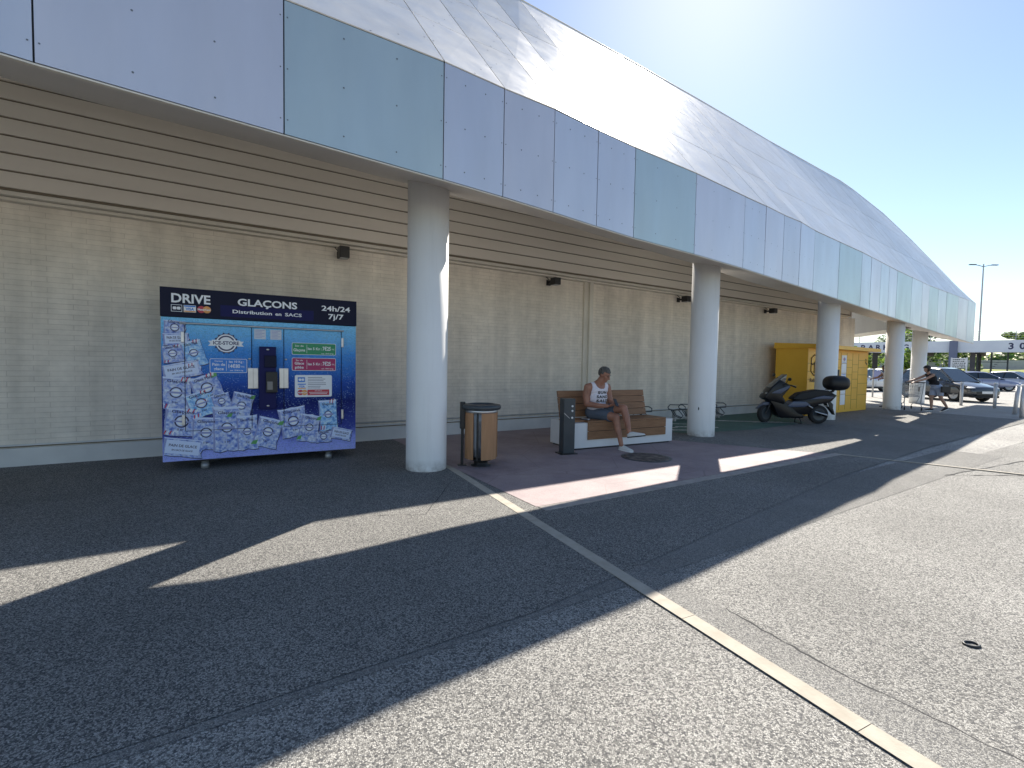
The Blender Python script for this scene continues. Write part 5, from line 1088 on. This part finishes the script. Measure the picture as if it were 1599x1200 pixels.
def tree(name, loc, h, cr, nleaf, label, group=None, trunk=.35, lsz=.09, seed=1, flat=1.0, mix=(.4, .4)):
    rnd = random.Random(seed); t = thing(name, loc, 0, label, 'tree' if 'tree' in name else 'shrub', group); mb = MB(); th = h * trunk
    mb.tube([(0, 0, -.1), (.05, 0, th * .6), (0, .05, th)], [cr * .06 + .04, cr * .045 + .03, cr * .04 + .03], None, 8); cl = []
    for k in range(13):
        a = rnd.uniform(0, 6.28); rr = cr * rnd.uniform(.25, .85); z = th + (h - th) * rnd.uniform(.15, .88); cl.append((rr * math.cos(a), rr * math.sin(a), z, cr * rnd.uniform(.28, .5)))
        mb.tube([(0, 0, th * .9), (rr * .5 * math.cos(a), rr * .5 * math.sin(a), (th + z) / 2), (rr * math.cos(a), rr * math.sin(a), z)], [.05, .03, .012], None, 5)
    mb.build('trunk', M['bark'], t); mb = MB(); vs = []; 
    mats = [M['leaf_l'], M['leaf_m'], M['leaf_d']]
    for k in range(nleaf):
        c = rnd.choice(cl); 
        while True:
            p = Vector((rnd.uniform(-1, 1), rnd.uniform(-1, 1), rnd.uniform(-1, 1)))
            if .3 < p.length < 1: break
        p = Vector((c[0] + p.x * c[3], c[1] + p.y * c[3], c[2] + p.z * c[3] * .8 * flat)); a = Vector((rnd.gauss(0, 1), rnd.gauss(0, 1), rnd.gauss(0, .6))).normalized(); b = a.orthogonal().normalized(); s_ = lsz * rnd.uniform(.6, 1.4)
        q = rnd.random(); m_ = mats[0] if q < mix[0] else mats[1] if q < mix[0] + mix[1] else mats[2]
        mb.add([p - a * s_, p + b * s_ * .55, p + a * s_, p - b * s_ * .55], [(0, 1, 2, 3)], m_)
    mb.build('crown', None, t); return t
tree('shrub', (25.2, 34.5, 0), 3.0, 1.5, 2600, 'bright leafy shrub between the yellow lockers and the next column', None, .12, .11, 3, mix=(.55, .3))
tree('shrub', (28.6, 35.0, 0), 3.1, 1.4, 2600, 'bright leafy shrub seen between the two farthest columns', None, .12, .11, 4, mix=(.5, .3))
tree('tree', (62, 74, 0), 8.3, 4.2, 3000, 'tall leafy tree seen above the deck between the farthest columns', None, .35, .28, 5, mix=(.3, .4))
tree('tree', (96.5, 89.5, 0), 9.6, 2.7, 3000, 'round tree rising above the deck railing at the right edge', None, .35, .30, 6, .8, mix=(.5, .35))
tree('tree', (103.5, 90, 0), 9.2, 2.8, 3000, 'lower tree just outside the deck railing right of the round tree', None, .35, .30, 16, .8, mix=(.5, .35))
for i, (x, y, h) in enumerate([(50, 72, 5.4), (60, 64, 5.0), (70, 58, 5.2), (74, 84, 6), (40, 78, 6)]):
    tree('tree', (x, y, 0), h, 2.6, 1500, ['leafy tree behind the left end of the parking deck', 'low tree behind the deck stairs', 'low tree behind the deck under the number 30', 'low tree far behind the middle of the deck', 'tree far behind the yellow lockers'][i], 'trees beyond the parking deck', .25, .2, 20 + i, mix=(.35, .4))
# far tree belt closes the horizon
mb = MB(); rnd = random.Random(9)
for k in range(9000):
    a = R(rnd.uniform(22, 75)); d_ = rnd.uniform(115, 135); p = Vector((math.cos(a) * d_ * 1.05, math.sin(a) * d_, 0)); hh = 5.2 + 1.8 * noise.noise(Vector((a * 14, 0, 3))); p.z = rnd.uniform(0, 1) ** .8 * hh
    v1 = Vector((rnd.gauss(0, 1), rnd.gauss(0, 1), rnd.gauss(0, .6))).normalized(); v2 = v1.orthogonal().normalized(); s_ = rnd.uniform(.3, .75)
    mb.add([p - v1 * s_, p + v2 * s_ * .6, p + v1 * s_, p - v2 * s_ * .6], [(0, 1, 2, 3)], [M['leaf_m'], M['leaf_d'], M['leaf_l']][0 if rnd.random() < .5 else (1 if rnd.random() < .7 else 2)])
mb.build('distant_trees', None, None, None, 'stuff')
